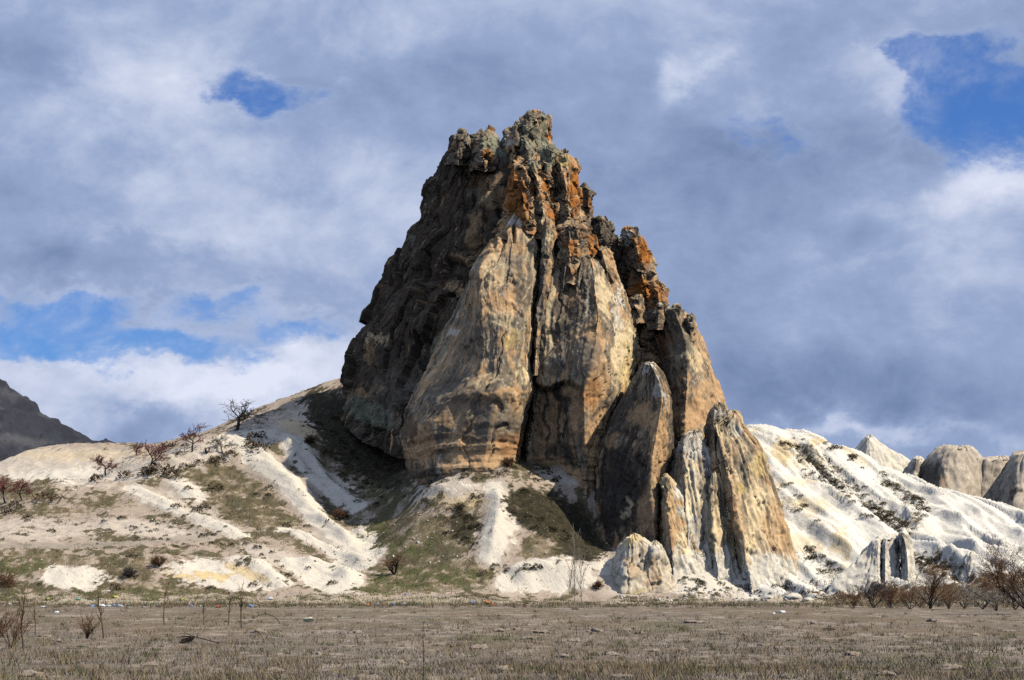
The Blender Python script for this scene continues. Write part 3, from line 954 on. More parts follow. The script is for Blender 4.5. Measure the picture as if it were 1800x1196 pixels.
# yellow bed in the low scarp and on the crest
YL = blot([(355, 1012, 62, 7, -0.03, 0.9), (440, 1010, 50, 9, 0.35, 0.7), (525, 752, 45, 14, 0.2, 0.55), (800, 880, 60, 12, -0.1, 0.5), (130, 800, 160, 10, 0, 0.35)])
C = lerp(C, np.array([0.66, 0.47, 0.19]), YL * 0.75)
wht = wht * (1 - np.clip(YL * 1.2, 0, 1))
toe = 1 - sstep(TY + 3 * n1, 231, 240)           # dusty strip at the foot of the hills
C = lerp(C, np.array([0.40, 0.33, 0.24]), toe)
cover = lerp(cover, np.array([0.13, 0.14, 0.048]), toe)
cover = lerp(cover, np.array([0.15, 0.095, 0.055]), SBF * right * 0.9)
C *= (1 + (0.05 + 0.13 * (1 - right)) * m3)[:, None]
cover_amt = np.clip(veg * (1 - right) + np.maximum(0.62 * scr, 0.85 * SBF) * right + 0.12 * (1 - right) * (1 - np.maximum(BARE, white)), 0, 1)
cover_amt = cover_amt * (1 - toe) + toe * np.maximum(0.45, 0.85 * SBF * right)
wht = wht * (1 - toe)
# loose clods and stones relief on covered ground
TZ2 = TZ + (0.16 * m3 * np.clip(veg + 0.5 * scr * right, 0, 1) + 0.02 * m3 * (1 - right)) * fade
TP[:, 2] = TZ2
ncx = len(XS)
split = int(np.searchsorted(XS, 27.0))


def cols_mesh(name, c0, c1, label):
    idx = (np.arange(len(YS))[:, None] * ncx + np.arange(c0, c1)[None]).ravel()
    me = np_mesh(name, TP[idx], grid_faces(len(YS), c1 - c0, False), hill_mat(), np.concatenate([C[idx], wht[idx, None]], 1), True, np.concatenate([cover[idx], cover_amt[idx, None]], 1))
    return link(name, me, kind='structure', label=label)


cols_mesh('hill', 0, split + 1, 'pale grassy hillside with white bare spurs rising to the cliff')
cols_mesh('tuff_ridge', split, ncx, 'bare white rilled slope with brown scrub in its gullies')
veg_field, scr_field = np.clip(veg, 0, 1), np.maximum(scr, SBF) * right
grn_field = np.clip(GRN, 0, 1)
scrub_shade_field = np.clip(SCRUB_SHADE, 0, 1)

# ------------------------------------------------------------------ the flat field
gxs = np.concatenate([[-6000, -2500, -1000, -400], np.arange(-150, 151, 2.0), [400, 1000, 2500, 6000]])
gys = np.concatenate([[-3000, -800, -200, 0], np.arange(25, 232, 0.9), [300, 420, 800, 2000, 6500]])
AX, AY = np.meshgrid(gxs, gys)
gp = np.stack([AX.ravel(), AY.ravel(), 0 * AX.ravel()], 1)
inside = (np.abs(gp[:, 0]) < 150) & (gp[:, 1] > 25) & (gp[:, 1] < 231)
gp[:, 2] = np.where(inside, 0.05 * fbm(gp, 6.0, 4, 41) + 0.02 * fbm(gp, 1.6, 2, 42) - 0.03, -0.03)
mg = bpy.data.materials.new('field_soil')
mg.use_nodes = True
T = NT(mg.node_tree)
tc = T.n('ShaderNodeTexCoord').outputs['Object']
st_ = T.n('ShaderNodeVectorMath', {0: tc, 1: (1.0, 0.45, 1.0)}, operation='MULTIPLY').outputs[0]
a = T.noise(st_, 0.35, 8.0, 0.62)
b_ = T.noise(st_, 1.6, 6.0, 0.65)
c_ = T.noise(tc, 9.0, 5.0, 0.7)
lit = T.mix(T.rng(b_, 0.35, 0.65), (0.19, 0.15, 0.115), (0.275, 0.22, 0.172))
lit = T.mix(T.rng(c_, 0.38, 0.62), lit, (0.13, 0.105, 0.075))
bare = T.rng(T.m('ADD', T.m('MULTIPLY', a, 0.65), T.m('MULTIPLY', b_, 0.35)), 0.53, 0.60)
lit = T.mix(T.m('MULTIPLY', bare, 0.6), lit, (0.38, 0.31, 0.25))
gr = T.rng(T.noise(st_, 0.11, 5.0, 0.6), 0.57, 0.66)
lit = T.mix(T.m('MULTIPLY', gr, 0.5), lit, (0.12, 0.125, 0.045))
pa = T.n('ShaderNodeVectorMath', {0: tc, 1: (1.0, 0.32, 1.0)}, operation='MULTIPLY').outputs[0]
p1 = T.noise(pa, 0.07, 6.0, 0.62)
p2 = T.noise(pa, 0.19, 6.0, 0.65, 0.4)
p3 = T.noise(pa, 0.4, 7.0, 0.68)
lit = T.mix(T.m('MULTIPLY', T.rng(p1, 0.46, 0.6), 0.6), lit, (0.16, 0.115, 0.07))
lit = T.mix(T.m('MULTIPLY', T.rng(p2, 0.52, 0.64), 0.6), lit, (0.33, 0.27, 0.21))
lit = T.mix(T.m('MULTIPLY', T.rng(p2, 0.46, 0.34), 0.55), lit, (0.11, 0.105, 0.05))
lit = T.mix(T.m('MULTIPLY', T.rng(p3, 0.56, 0.64), 0.7), lit, (0.37, 0.305, 0.24))
lit = T.mix(T.m('MULTIPLY', T.rng(p3, 0.44, 0.36), 0.6), lit, (0.085, 0.068, 0.045))
bs = T.n('ShaderNodeBsdfPrincipled', {'Base Color': lit, 'Roughness': 0.95, 'Specular IOR Level': 0.1})
bp = T.n('ShaderNodeBump', {'Strength': 0.8, 'Distance': 0.1, 'Height': T.m('ADD', b_, T.m('MULTIPLY', c_, 0.6))})
T.t.links.new(bp.outputs[0], bs.inputs['Normal'])
T.n('ShaderNodeOutputMaterial', {'Surface': bs.outputs[0]})
link('ground', np_mesh('ground', gp, grid_faces(len(gys), len(gxs), False), mg), kind='structure', label='flat dry field of grey brown grass')

# ------------------------------------------------------------------ far dark mountain
mx = np.concatenate([np.linspace(-1250, -480, 90), np.linspace(-474, 0, 250)])
my = np.linspace(1290, 1700, 90)
MX, MY = np.meshgrid(mx, my)
prof = np.array([(-2300, 1000), (-1700, 840), (-1200, 640), (-900, 530), (-700, 470), (-500, 480), (-300, 528), (-150, 580), (0, 662), (20, 676), (45, 690), (60, 706), (85, 730), (120, 750), (160, 770), (200, 781), (240, 783), (262, 779), (300, 792), (360, 830), (520, 880), (900, 930)], float)
pw = at(prof[:, 0], prof[:, 1], 1500)
crest = np.interp(MX, pw[:, 0], pw[:, 2])
mp = np.stack([MX.ravel(), MY.ravel(), crest.ravel()], 1)
fall = np.where(MY < 1500, (1500 - MY) / 250, (MY - 1500) / 350).ravel()
zz = mp[:, 2] * (1 - np.clip(fall, 0, 1) ** 0.9)
rough_ = 12 * (ridged(mp, (90, 90, 90), 4, 51) - 0.4) + 7 * fbm(mp, (40, 40, 40), 4, 52)
zz = zz + rough_ * np.clip(fall * 5, 0.12, 1) * np.clip(zz / 60, 0, 1)
wz = 16 * fbm(mp, (110, 110, 60), 4, 58)
step = np.round((zz + wz) / 13.0) * 13.0 - wz
zz = zz * 0.65 + 0.35 * (step + 13 * (np.clip((zz - step) / 13 * 1.0, -0.5, 0.5)) ** 3 * 4)
mp[:, 2] = np.maximum(zz, -5)
mp[:, 2] += (4.5 * (ridged(mp, (26, 26, 14), 4, 56) - 0.4) + 2.0 * fbm(mp, (9, 9, 5), 3, 57)) * np.clip(mp[:, 2] / 30, 0, 1)
mc = np.tile(np.array([0.034, 0.036, 0.046]), (len(mp), 1))  # cloud shadow over the mountain is put into this dark colour
mc = lerp(mc, np.array([0.07, 0.07, 0.078]), sstep(1.4 * fbm(np.stack([mp[:, 0] * 0.08, mp[:, 1] * 0.08, mp[:, 2] + 6 * fbm(mp, 60, 3, 53)], 1), 7.0, 4, 54, 0.6) + fbm(mp, 22, 4, 59), 0.0, 0.9))
mc = lerp(mc, np.array([0.10, 0.055, 0.045]), sstep(fbm(mp, 80, 3, 55), 0.1, 0.4) * sstep(-mp[:, 2], -70, -30) * 0.7)
link('mountain', np_mesh('mountain', mp, grid_faces(len(my), len(mx), False), surf_mat('mountain_rock', 0.7, 0.12, 0.95, 0.4, 0.15, 4.0), mc), kind='structure',
     label='mountain slope far behind the hill, cloud shadow painted dark grey')

# ------------------------------------------------------------------ the great rock
def empty(name, loc, **kw):
    return link(name, None, loc=loc, **kw)


peak = empty('rock_peak', (0, 290, 0), label='towering brown and grey crag with a jagged summit, the largest rock in view', cat='rock')


def peak_part(name, G, style, paint=(), base=None, seed=0.0):
    G = G - np.array([0, 290.0, 0])
    me = rock_mesh_at(name, G, (0, 290, 0), style, paint, base, seed)
    return link(name, me, parent=peak)


def rock_mesh_at(name, G, org, style, paint=(), base=None, seed=0.0):
    me = rock_mesh(name, G + np.array(org, float), style, paint, base, seed)
    co = np.empty(len(me.vertices) * 3, np.float32)
    me.vertices.foreach_get('co', co)
    co = co.reshape(-1, 3) - np.array(org, np.float32)
    me.vertices.foreach_set('co', co.ravel())
    me.update()
    return me


# main mass: rails run from the foot to the top, going round from the left edge over the front to the back
M_RAILS = [
    rail([(592, 735, 306), (600, 700, 306), (607, 667, 306), (622, 623, 305), (643, 556, 304), (676, 489, 303), (680, 460, 303), (714, 414, 302), (733, 381, 301), (733, 360, 301), (741, 330, 300), (764, 305, 299), (770, 284, 299), (797, 246, 298)]),
    rail([(632, 775, 295.0), (650, 700, 295.0), (680, 600, 294.0), (720, 500, 293.0), (770, 400, 292.0), (795, 320, 292.0), (812, 250, 292.0)]),
    rail([(690, 800, 286.0), (700, 680, 286.0), (745, 580, 285.0), (790, 480, 285.0), (820, 400, 286.0), (835, 330, 287.0), (845, 250, 288.0)]),
    rail([(740, 820, 281), (740, 680, 281.5), (800, 580, 281), (845, 480, 281), (872, 400, 281), (882, 320, 282), (880, 262, 284)]),
    rail([(870, 820, 278), (890, 560, 279), (900, 480, 279), (912, 400, 279.5), (925, 330, 281), (925, 272, 283)]),
    rail([(1000, 820, 280), (1000, 560, 280), (1005, 480, 280), (1000, 420, 281), (985, 350, 283), (972, 284, 285)]),
    rail([(1120, 820, 289), (1100, 560, 289), (1062, 460, 289), (1036, 400, 289), (1026, 345, 289), (1008, 296, 289)]),
    rail([(1090, 800, 304), (1070, 560, 302), (1045, 460, 300), (1025, 380, 298), (1000, 300, 296)]),
    rail([(860, 790, 322), (880, 560, 317), (900, 400, 310), (910, 290, 302)]),
    rail([(640, 760, 318), (680, 560, 314), (740, 400, 309), (810, 262, 302)]),
]


def m_carve(P, N):
    px, py = proj(P)
    for x, y, rx, ry, dep in [(862, 285, 15, 22, 2.6), (838, 480, 22, 26, 1.6), (795, 470, 26, 20, 1.5), (820, 552, 14, 20, 1.5), (740, 480, 20, 16, 0.9), (790, 500, 34, 26, 1.0), (835, 440, 16, 30, 1.2)]:
        e = np.sqrt(((px - x) / rx) ** 2 + ((py - y) / ry) ** 2)
        k = (1 - sstep(e, 0.55, 1.05)) * (N[:, 1] < 0.3)
        P = P - N * (dep * k)[:, None]
    return P


peak_part('main_mass', loft(M_RAILS, 0.17, front=(0, 1, 2, 3, 4, 5)), dict(big=1.1, ridge=0.3, rs=(4.0, 4.0, 6.0), block=0.9, bs=5.6, bz=2.3, b2=0.45, flute=0.35, fs=(2.2, 2.2, 16.0), crack=0.6, fine=0.1, vs=2.0, streak=0.8, grey=0.92, warm=0.25, pale=0.06, lichen=0.12, patina_shade=0.3, shrink=0.6, carve=m_carve),  # dark crust deepened so the flank's shade sits in the stone colour
          [('tan', 652, 612, 16, 22, 0.3, 0.7), ('cream', 665, 596, 18, 10, 0, 0.7), ('tan', 640, 690, 40, 8, -0.35, 0.6), ('orange', 820, 552, 10, 16, 0, 0.9), ('orange', 852, 285, 14, 26, 0.2, 0.75), ('tan', 845, 310, 22, 26, 0, 0.55),
           ('lichen', 895, 262, 26, 22, 0, 0.8), ('lichen', 845, 345, 26, 14, 0.5, 0.5), ('tan', 815, 460, 30, 10, 0.3, 0.6), ('tan', 835, 410, 14, 40, 0.1, 0.5), ('lichen', 725, 425, 10, 16, 0, 0.5), ('tan', 800, 505, 16, 8, 0, 0.6),
           ('grey', 690, 690, 50, 40, 0.5, 0.6), ('lichen', 650, 725, 60, 22, 0.4, 0.55), ('lichen', 770, 610, 70, 7, -1.0, 0.5), ('orange', 985, 330, 14, 40, 0.1, 0.5), ('orange', 1010, 330, 10, 40, 0, 0.8), ('tan', 870, 345, 30, 30, 0, 0.4)], seed=1.0)


def strata_low(z0, z1):
    return lambda P: 1 - sstep(P[:, 2], z0, z1)


def b1_carve(P, N):
    px, py = proj(P)
    # shallow overhang above the banded foot
    e = sstep(py, 690, 712) * (1 - sstep(py, 800, 830)) * (N[:, 1] < 0)
    P = P.copy()
    P[:, 1] += 0.55 * e
    for x, y, rx, ry, dep in [(885, 418, 8, 12, 1.2), (903, 410, 5, 20, 0.8), (868, 425, 6, 14, 0.6)]:
        k = 1 - sstep(np.sqrt(((px - x) / rx) ** 2 + ((py - y) / ry) ** 2), 0.5, 1.0)
        P -= N * (dep * k)[:, None]
    return P


B1 = [
    rail([(712, 880, 275), (720, 845, 276), (700, 770, 279), (704, 730, 280), (740, 664, 282), (785, 580, 282), (828, 490, 282), (866, 420, 281), (893, 386, 279)]),
    rail([(735, 880, 269), (735, 838, 269.5), (725, 760, 271.5), (745, 700, 272), (800, 640, 273.5), (818, 560, 275.5), (830, 480, 278), (860, 425, 279), (896, 382, 278)]),
    rail([(768, 880, 264), (768, 838, 264), (762, 740, 264.5), (790, 700, 265), (845, 655, 265.5), (846, 560, 268), (842, 480, 271), (868, 430, 274), (902, 379, 276)]),
    rail([(850, 880, 262), (850, 832, 262), (860, 740, 262.3), (880, 660, 264), (890, 560, 267), (895, 480, 270), (900, 420, 273), (912, 381, 276)]),
    rail([(905, 880, 264.4), (905, 816, 264.6), (915, 740, 264.8), (926, 690, 266), (930, 580, 268.5), (940, 480, 271.5), (942, 420, 274), (928, 386, 277)]),
    rail([(915, 880, 272), (915, 815, 272), (925, 740, 272), (934, 690, 272), (937, 580, 275), (948, 480, 278), (950, 420, 280), (934, 388, 281)]),
    rail([(900, 880, 284), (900, 740, 286), (920, 580, 286), (940, 400, 285)]),
    rail([(760, 880, 284), (760, 740, 286), (830, 580, 288), (890, 400, 285)]),
]
peak_part('buttress', loft(B1, 0.15, front=(0, 1, 2, 3, 4), cap_up=1.0),
          dict(smooth=True, big=0.6, ridge=0.1, rs=(3.5, 3.5, 6.0), block=0.16, bs=3.2, flute=0.3, fs=(2.4, 2.4, 24), crack=0.34, cs=(3.4, 3.4, 22.0), fine=0.1, bands=0.4, vs=1.7, streak=0.34, grey=0.58, warm=0.06, pale=0.45, strata=0.2, smask=strata_low(18.5, 23.0), smooth_low=0.8, lichen=0.2, carve=b1_carve),
          [('tan', 735, 775, 26, 44, -0.25, 0.95), ('dark', 715, 745, 16, 40, -0.35, 0.7), ('dark', 738, 830, 30, 15, 0.2, 0.6), ('grey', 800, 690, 50, 46, 0, 0.75), ('tan', 870, 800, 90, 24, -0.1, 0.8), ('tan', 880, 690, 50, 9, -0.1, 0.8), ('grey', 870, 745, 60, 36, 0, 0.6),
           ('white', 905, 390, 32, 10, 0.1, 0.9), ('cream', 925, 660, 18, 10, 0.3, 0.8), ('yellow', 900, 600, 16, 26, 0, 0.45), ('tan', 885, 530, 36, 18, 0, 0.6), ('cream', 880, 560, 20, 24, 0, 0.5), ('cream', 870, 480, 30, 30, 0, 0.35),
           ('grey', 820, 600, 30, 46, 0.2, 0.5), ('tan', 880, 425, 40, 26, 0, 0.5), ('white', 797, 585, 8, 14, 0.4, 0.6), ('orange', 905, 780, 40, 24, -0.2, 0.35), ('cream', 845, 670, 40, 6, 0, 0.5), ('dark', 770, 730, 24, 12, 0.3, 0.5), ('grey', 900, 480, 26, 36, 0, .4)], seed=4.0)


def b2_carve(P, N):
    px, py = proj(P)
    P = P.copy()
    # hollow under the overhang on the shaded side of the ridge
    e = sstep(px, 925, 945) * (1 - sstep(px, 1015, 1028)) * sstep(py + 6 * np.sin(px * 0.09), 672, 684) * (1 - sstep(py, 815, 860))
    P[:, 1] += 1.9 * e * (N[:, 1] < 0.2)
    return P


B2 = [
    rail([(905, 880, 278), (912, 825, 277), (925, 740, 277), (940, 660, 276), (940, 560, 278), (952, 480, 280), (978, 440, 281)]),
    rail([(918, 880, 270.5), (922, 830, 270), (932, 740, 269.5), (942, 670, 268.7), (950, 560, 271), (965, 480, 274), (988, 446, 277)]),
    rail([(985, 880, 266.5), (985, 840, 266.5), (985, 740, 266.5), (985, 680, 265.6), (995, 640, 266.4), (1000, 560, 269.5), (1003, 500, 272.5), (1012, 452, 276)]),
    rail([(1031, 890, 262), (1030, 850, 262), (1026, 760, 262.3), (1026, 690, 262), (1043, 640, 263), (1052, 560, 266), (1047, 500, 270), (1040, 456, 274)]),
    rail([(1062, 890, 266), (1062, 850, 266), (1066, 740, 266), (1076, 690, 266.5), (1085, 640, 268), (1082, 560, 270), (1068, 500, 273), (1055, 463, 276)]),
    rail([(1088, 890, 276), (1088, 850, 276), (1093, 740, 276), (1105, 690, 276), (1124, 625, 278), (1112, 570, 280), (1090, 500, 281), (1070, 465, 281)]),
    rail([(1090, 880, 290), (1080, 740, 290), (1090, 600, 290), (1060, 470, 287)]),
    rail([(940, 880, 290), (950, 740, 290), (970, 600, 290), (1000, 450, 287)]),
]
peak_part('buttress', loft(B2, 0.15, front=(0, 1, 2, 3, 4), cap_up=0.5),
          dict(smooth=True, big=0.55, ridge=0.1, rs=(3.5, 3.5, 6.0), block=0.15, bs=3.0, flute=0.4, fs=(2.0, 2.0, 24), crack=0.34, cs=(3.4, 3.4, 22.0), fine=0.1, bands=0.45, vs=2.0, streak=0.42, grey=0.59, warm=0.06, pale=0.45, strata=0.2, smask=strata_low(17.0, 21.0), smooth_low=0.7, lichen=0.15, carve=b2_carve),
          [('tan', 950, 750, 14, 60, 0, 0.9), ('tan', 975, 740, 9, 60, 0, 0.9), ('tan', 1008, 720, 16, 50, 0, 0.95), ('dark', 962, 730, 4, 70, 0, 0.8), ('dark', 986, 735, 5, 70, 0, 0.85), ('dark', 990, 800, 34, 22, 0.5, 0.6), ('tan', 960, 810, 40, 12, 0.2, 0.8), ('tan', 1015, 835, 24, 12, 0.3, 0.8),
           ('tan', 1050, 740, 22, 110, 0.05, 0.85), ('grey', 1055, 720, 30, 8, -0.6, 0.85), ('orange', 1040, 690, 14, 22, 0, 0.4), ('cream', 1095, 620, 24, 60, 0.1, 0.85), ('yellow', 1105, 650, 12, 50, 0.1, 0.5), ('cream', 1062, 520, 12, 50, -0.1, 0.7), ('grey', 1030, 620, 36, 40, 0, 0.7),
           ('tan', 1040, 590, 26, 10, 0.2, 0.5), ('dark', 1000, 530, 26, 60, 0.3, 0.55), ('white', 1084, 560, 5, 50, 0, 0.6), ('tan', 1010, 850, 30, 10, .4, .8)], seed=8.0)

# smaller crags of the upper works; (py, left, ridge, right) levels and their distances
CR = dict(big=0.4, bigs=4.0, ridge=0.22, rs=(2.2, 2.2, 3.2), block=0.62, bs=2.6, flute=0.15, crack=0.3, fine=0.1, streak=0.3, grey=0.62, warm=0.6, pale=0.3, lichen=0.45, shrink=0.6)


def crag(name, levels, yl, yf, yr, yb, paint=(), seed=0.0, style=None, res=0.17, **kw):
    st = dict(CR)
    st.update(style or {})
    return peak_part(name, loft(block_rails(levels, yl, yf, yr, yb, **kw), res, front=(0, 1, 2, 3, 4), cap_up=0.35), st, paint, None, seed)


ORG = dict(warm=0.9, grey=0.42)
LCH = dict(lichen=0.85, grey=0.6, warm=0.2)
# summit
crag('summit_crag', [(300, 900, 930, 985), (262, 905, 925, 978), (245, 908, 922, 970), (225, 915, 925, 967), (212, 922, 932, 963), (205, 932, 942, 956)], 289, (280, 283), 288, 294, [('orange', 964, 243, 9, 10, 0, 0.95), ('lichen', 935, 250, 30, 50, 0, 0.6)], 11, LCH)
crag('summit_crag', [(262, 918, 923, 932), (225, 921, 925, 934), (206, 924, 928, 934), (202, 926, 929, 933)], 286, 282.5, 285, 288, [], 12, LCH, bulge=0.1)
crag('summit_crag', [(290, 872, 900, 928), (255, 880, 905, 926), (240, 885, 905, 924), (230, 890, 905, 920), (222, 900, 908, 916)], 287, 282, 286, 292, [('white', 893, 247, 8, 8, 0, 0.6)], 13, LCH)
crag('summit_crag', [(290, 782, 805, 832), (260, 795, 808, 830), (243, 799, 808, 824), (234, 806, 810, 817)], 289, 284, 287, 293, [], 14, dict(grey=0.7))
crag('summit_crag', [(300, 815, 850, 890), (265, 823, 850, 884), (245, 830, 848, 872), (235, 841, 850, 864)], 287, 282, 286, 292, [('lichen', 870, 250, 20, 24, 0.4, 0.8), ('orange', 856, 268, 8, 8, 0, 0.8)], 15, dict(grey=0.6))
crag('summit_crag', [(330, 930, 960, 1000), (290, 935, 962, 990), (270, 940, 962, 985), (262, 950, 965, 978)], 287, 279, 286, 292, [('lichen', 955, 275, 34, 24, 0, 0.7)], 16, LCH)
# the blade and the ribs below the summit
crag('crag_spire', [(410, 868, 935, 952), (375, 880, 938, 950), (340, 890, 925, 942), (310, 897, 915, 932), (290, 903, 912, 924), (279, 908, 912, 917)], 279, (273.5, 276), 278, 285, [('orange', 905, 350, 22, 60, -0.2, 0.8), ('tan', 925, 310, 6, 50, -0.35, 0.7)], 17, ORG, bulge=0.05)
crag('crag_spire', [(420, 925, 960, 985), (370, 930, 955, 980), (330, 928, 948, 970), (300, 922, 940, 962), (286, 925, 938, 955)], 280, (273.5, 277), 280, 286, [('orange', 962, 325, 9, 26, -0.2, 0.9), ('lichen', 935, 290, 18, 12, 0, 0.6), ('grey', 940, 360, 14, 50, -0.4, 0.6), ('orange', 975, 385, 12, 26, 0, 0.7), ('cream', 950, 380, 10, 18, 0, 0.6)], 18, ORG)
crag('crag_spire', [(440, 965, 1000, 1032), (400, 968, 1000, 1026), (340, 968, 998, 1019), (305, 968, 990, 1016), (286, 975, 990, 1008), (275, 982, 990, 999)], 283, (276, 280), 284, 290, [('orange', 1010, 330, 12, 50, 0, 0.95), ('yellow', 993, 282, 14, 10, 0.2, 0.8), ('grey', 980, 330, 12, 50, 0, 0.6)], 19, ORG)
crag('crag_spire', [(420, 1016, 1026, 1040), (380, 1018, 1026, 1036), (340, 1021, 1026, 1034), (330, 1024, 1028, 1033)], 288, 284.5, 287, 292, [('orange', 1033, 360, 5, 24, 0, 0.7)], 20, dict(grey=0.75))
crag('crag_spire', [(500, 962, 1008, 1052), (450, 965, 1008, 1050), (420, 968, 1005, 1048), (402, 976, 1004, 1040), (394, 988, 1005, 1030)], 281, (271.5, 273.5), 280, 287,
     [('orange', 1045, 430, 8, 36, 0, 0.9), ('orange', 1000, 435, 12, 16, 0, 0.8), ('cream', 985, 440, 12, 14, 0, 0.6), ('dark', 1030, 410, 20, 14, 0.3, 0.6)], 21, dict(pits=0.9, grey=0.5))
# long ribs between the two buttresses
crag('rib', [(660, 930, 940, 956), (560, 936, 946, 966), (480, 944, 958, 975), (420, 946, 960, 976), (398, 951, 961, 972), (388, 957, 963, 969)], 277, (267.0, 272.6), 275, 284, [('cream', 960, 430, 8, 20, 0, 0.8), ('grey', 955, 540, 14, 80, 0, 0.7)], 22, dict(block=0.15, ridge=0.25, flute=0.3, grey=0.62, warm=0.2, streak=0.45), bulge=0.5)
crag('rib', [(640, 955, 968, 985), (560, 968, 982, 1004), (500, 976, 990, 1008), (465, 982, 994, 1010), (450, 988, 996, 1006)], 279, (269.5, 273.5), 277, 284, [('grey', 985, 540, 20, 80, 0, 0.5)], 23, dict(block=0.15, ridge=0.25, flute=0.3, grey=0.78, warm=0.1, streak=0.45), bulge=0.5)
crag('rib', [(540, 996, 1012, 1032), (500, 1003, 1016, 1036), (470, 1010, 1022, 1040), (454, 1018, 1027, 1038)], 279, (270, 273), 277, 284, [], 24, dict(block=0.15, ridge=0.25, flute=0.3, grey=0.82, warm=0.1, streak=0.5), bulge=0.5)
crag('rib', [(640, 1062, 1090, 1118), (560, 1065, 1088, 1108), (510, 1062, 1076, 1098), (470, 1054, 1066, 1082), (440, 1050, 1058, 1068)], 281, (270, 276), 280, 287, [('white', 1082, 560, 10, 60, 0.1, 0.8), ('yellow', 1100, 600, 10, 40, 0, 0.5), ('dark', 1072, 490, 12, 20, 0, 0.6)], 25, dict(block=0.25, ridge=0.35, grey=0.35, warm=0.25, pale=0.7, streak=0.25), bulge=0.3)
# shoulder on the sunny side
crag('shoulder', [(640, 1040, 1060, 1130), (560, 1044, 1062, 1120), (500, 1042, 1060, 1108), (440, 1036, 1054, 1096), (405, 1034, 1056, 1084), (390, 1042, 1058, 1074)], 289, (282, 284), 290, 298, [('dark', 1070, 450, 26, 60, 0, 0.5)], 26, dict(grey=0.8, warm=0.2))
crag('shoulder', [(640, 1092, 1140, 1172), (560, 1096, 1142, 1169), (525, 1098, 1140, 1166), (492, 1092, 1130, 1150), (455, 1088, 1124, 1141), (428, 1088, 1118, 1137), (414, 1092, 1112, 1128), (408, 1094, 1104, 1112)], 289, (279.5, 282.5), 287, 299,
     [('orange', 1132, 445, 12, 32, 0, 0.95), ('white', 1100, 415, 12, 12, 0.4, 0.8), ('dark', 1100, 470, 20, 50, 0, 0.5), ('orange', 1125, 510, 22, 26, 0, 0.9), ('orange', 1155, 520, 16, 18, 0, 0.85), ('cream', 1115, 535, 14, 10, 0, 0.7), ('grey', 1130, 475, 16, 14, 0, 0.6), ('lichen', 1120, 485, 10, 10, 0, 0.5)], 27, dict(warm=0.7, grey=0.52, block=0.75, bs=2.2))  # dark patches paint the deep shadow on the shoulder's left side
crag('shoulder', [(820, 1060, 1130, 1210), (700, 1066, 1128, 1196), (620, 1074, 1124, 1176), (570, 1084, 1122, 1160)], 292, (288, 290), 293, 304, [], 35, dict(grey=0.6, smooth=True), 0.3)
crag('shoulder', [(640, 1148, 1162, 1180), (560, 1146, 1160, 1174), (525, 1146, 1158, 1170), (505, 1148, 1156, 1164)], 287, 280, 286, 294, [('orange', 1160, 525, 14, 20, 0, 0.7)], 28, ORG)


# rock-cut chamber between shoulder and tower: a slab with an opening, its jambs and a shelf above
def niche_carve(P, N):
    px, py = proj(P)
    P = P.copy()
    for x, y, rx, ry, dep in [(1128, 590, 10, 22, 3.4), (1113, 552, 8, 10, 0.8), (1140, 528, 8, 14, 0.9)]:
        k = (1 - sstep((np.abs((px - x) / rx) ** 4 + np.abs((py - y) / ry) ** 4) ** 0.25, 0.8, 1.02)) * (N[:, 1] < 0.2)
        P[:, 1] += dep * k
    return P


crag('chamber_wall', [(660, 1098, 1126, 1150), (600, 1096, 1124, 1148), (560, 1092, 1122, 1148), (535, 1096, 1120, 1146), (524, 1104, 1120, 1140)], 283, (277.5, 279.5), 284, 292,
     [('cream', 1110, 545, 18, 16, 0, 0.9), ('tan', 1125, 540, 14, 14, 0, 0.6), ('grey', 1132, 562, 18, 10, 0.4, 0.7), ('tan', 1133, 598, 5, 12, 0, 0.8)], 29, dict(block=0.2, ridge=0.2, fine=0.12, grey=0.4, warm=0.3, pale=0.5, carve=niche_carve))
# tower
crag('tower', [(800, 1140, 1203, 1298), (760, 1150, 1205, 1288), (715, 1156, 1205, 1277), (673, 1152, 1208, 1265), (636, 1144, 1208, 1250), (600, 1140, 1205, 1235), (577, 1140, 1198, 1224), (556, 1146, 1190, 1219), (546, 1156, 1185, 1206)], 284, (268, 275), 284, 298,
     [('tan', 1215, 730, 60, 30, 0.2, 0.8), ('tan', 1250, 690, 26, 26, 0, 0.6), ('grey', 1190, 620, 36, 60, 0.2, 0.7), ('cream', 1225, 630, 10, 26, -0.3, 0.6), ('cream', 1195, 640, 10, 20, -0.3, 0.4), ('grey', 1175, 690, 20, 60, 0, 0.5), ('orange', 1165, 600, 14, 40, 0, 0.35)], 30,
     dict(smooth=True, bands=0.2, big=0.5, ridge=0.1, rs=(3, 3, 6), block=0.12, bs=3.0, grey=0.5, warm=0.25, pale=0.3, streak=0.35, fine=0.09), bulge=0.45)
for k, lv in enumerate([[(580, 1142, 1156, 1172), (555, 1148, 1158, 1170), (538, 1154, 1160, 1168)], [(575, 1175, 1188, 1204), (555, 1178, 1190, 1203), (541, 1184, 1190, 1198)], [(600, 1202, 1214, 1225), (575, 1204, 1214, 1223), (556, 1208, 1213, 1220)]]):
    crag('tower_knob', lv, 279, 274.5, 278, 283, [], 31 + k, dict(grey=0.6, warm=0.5, block=0.35))


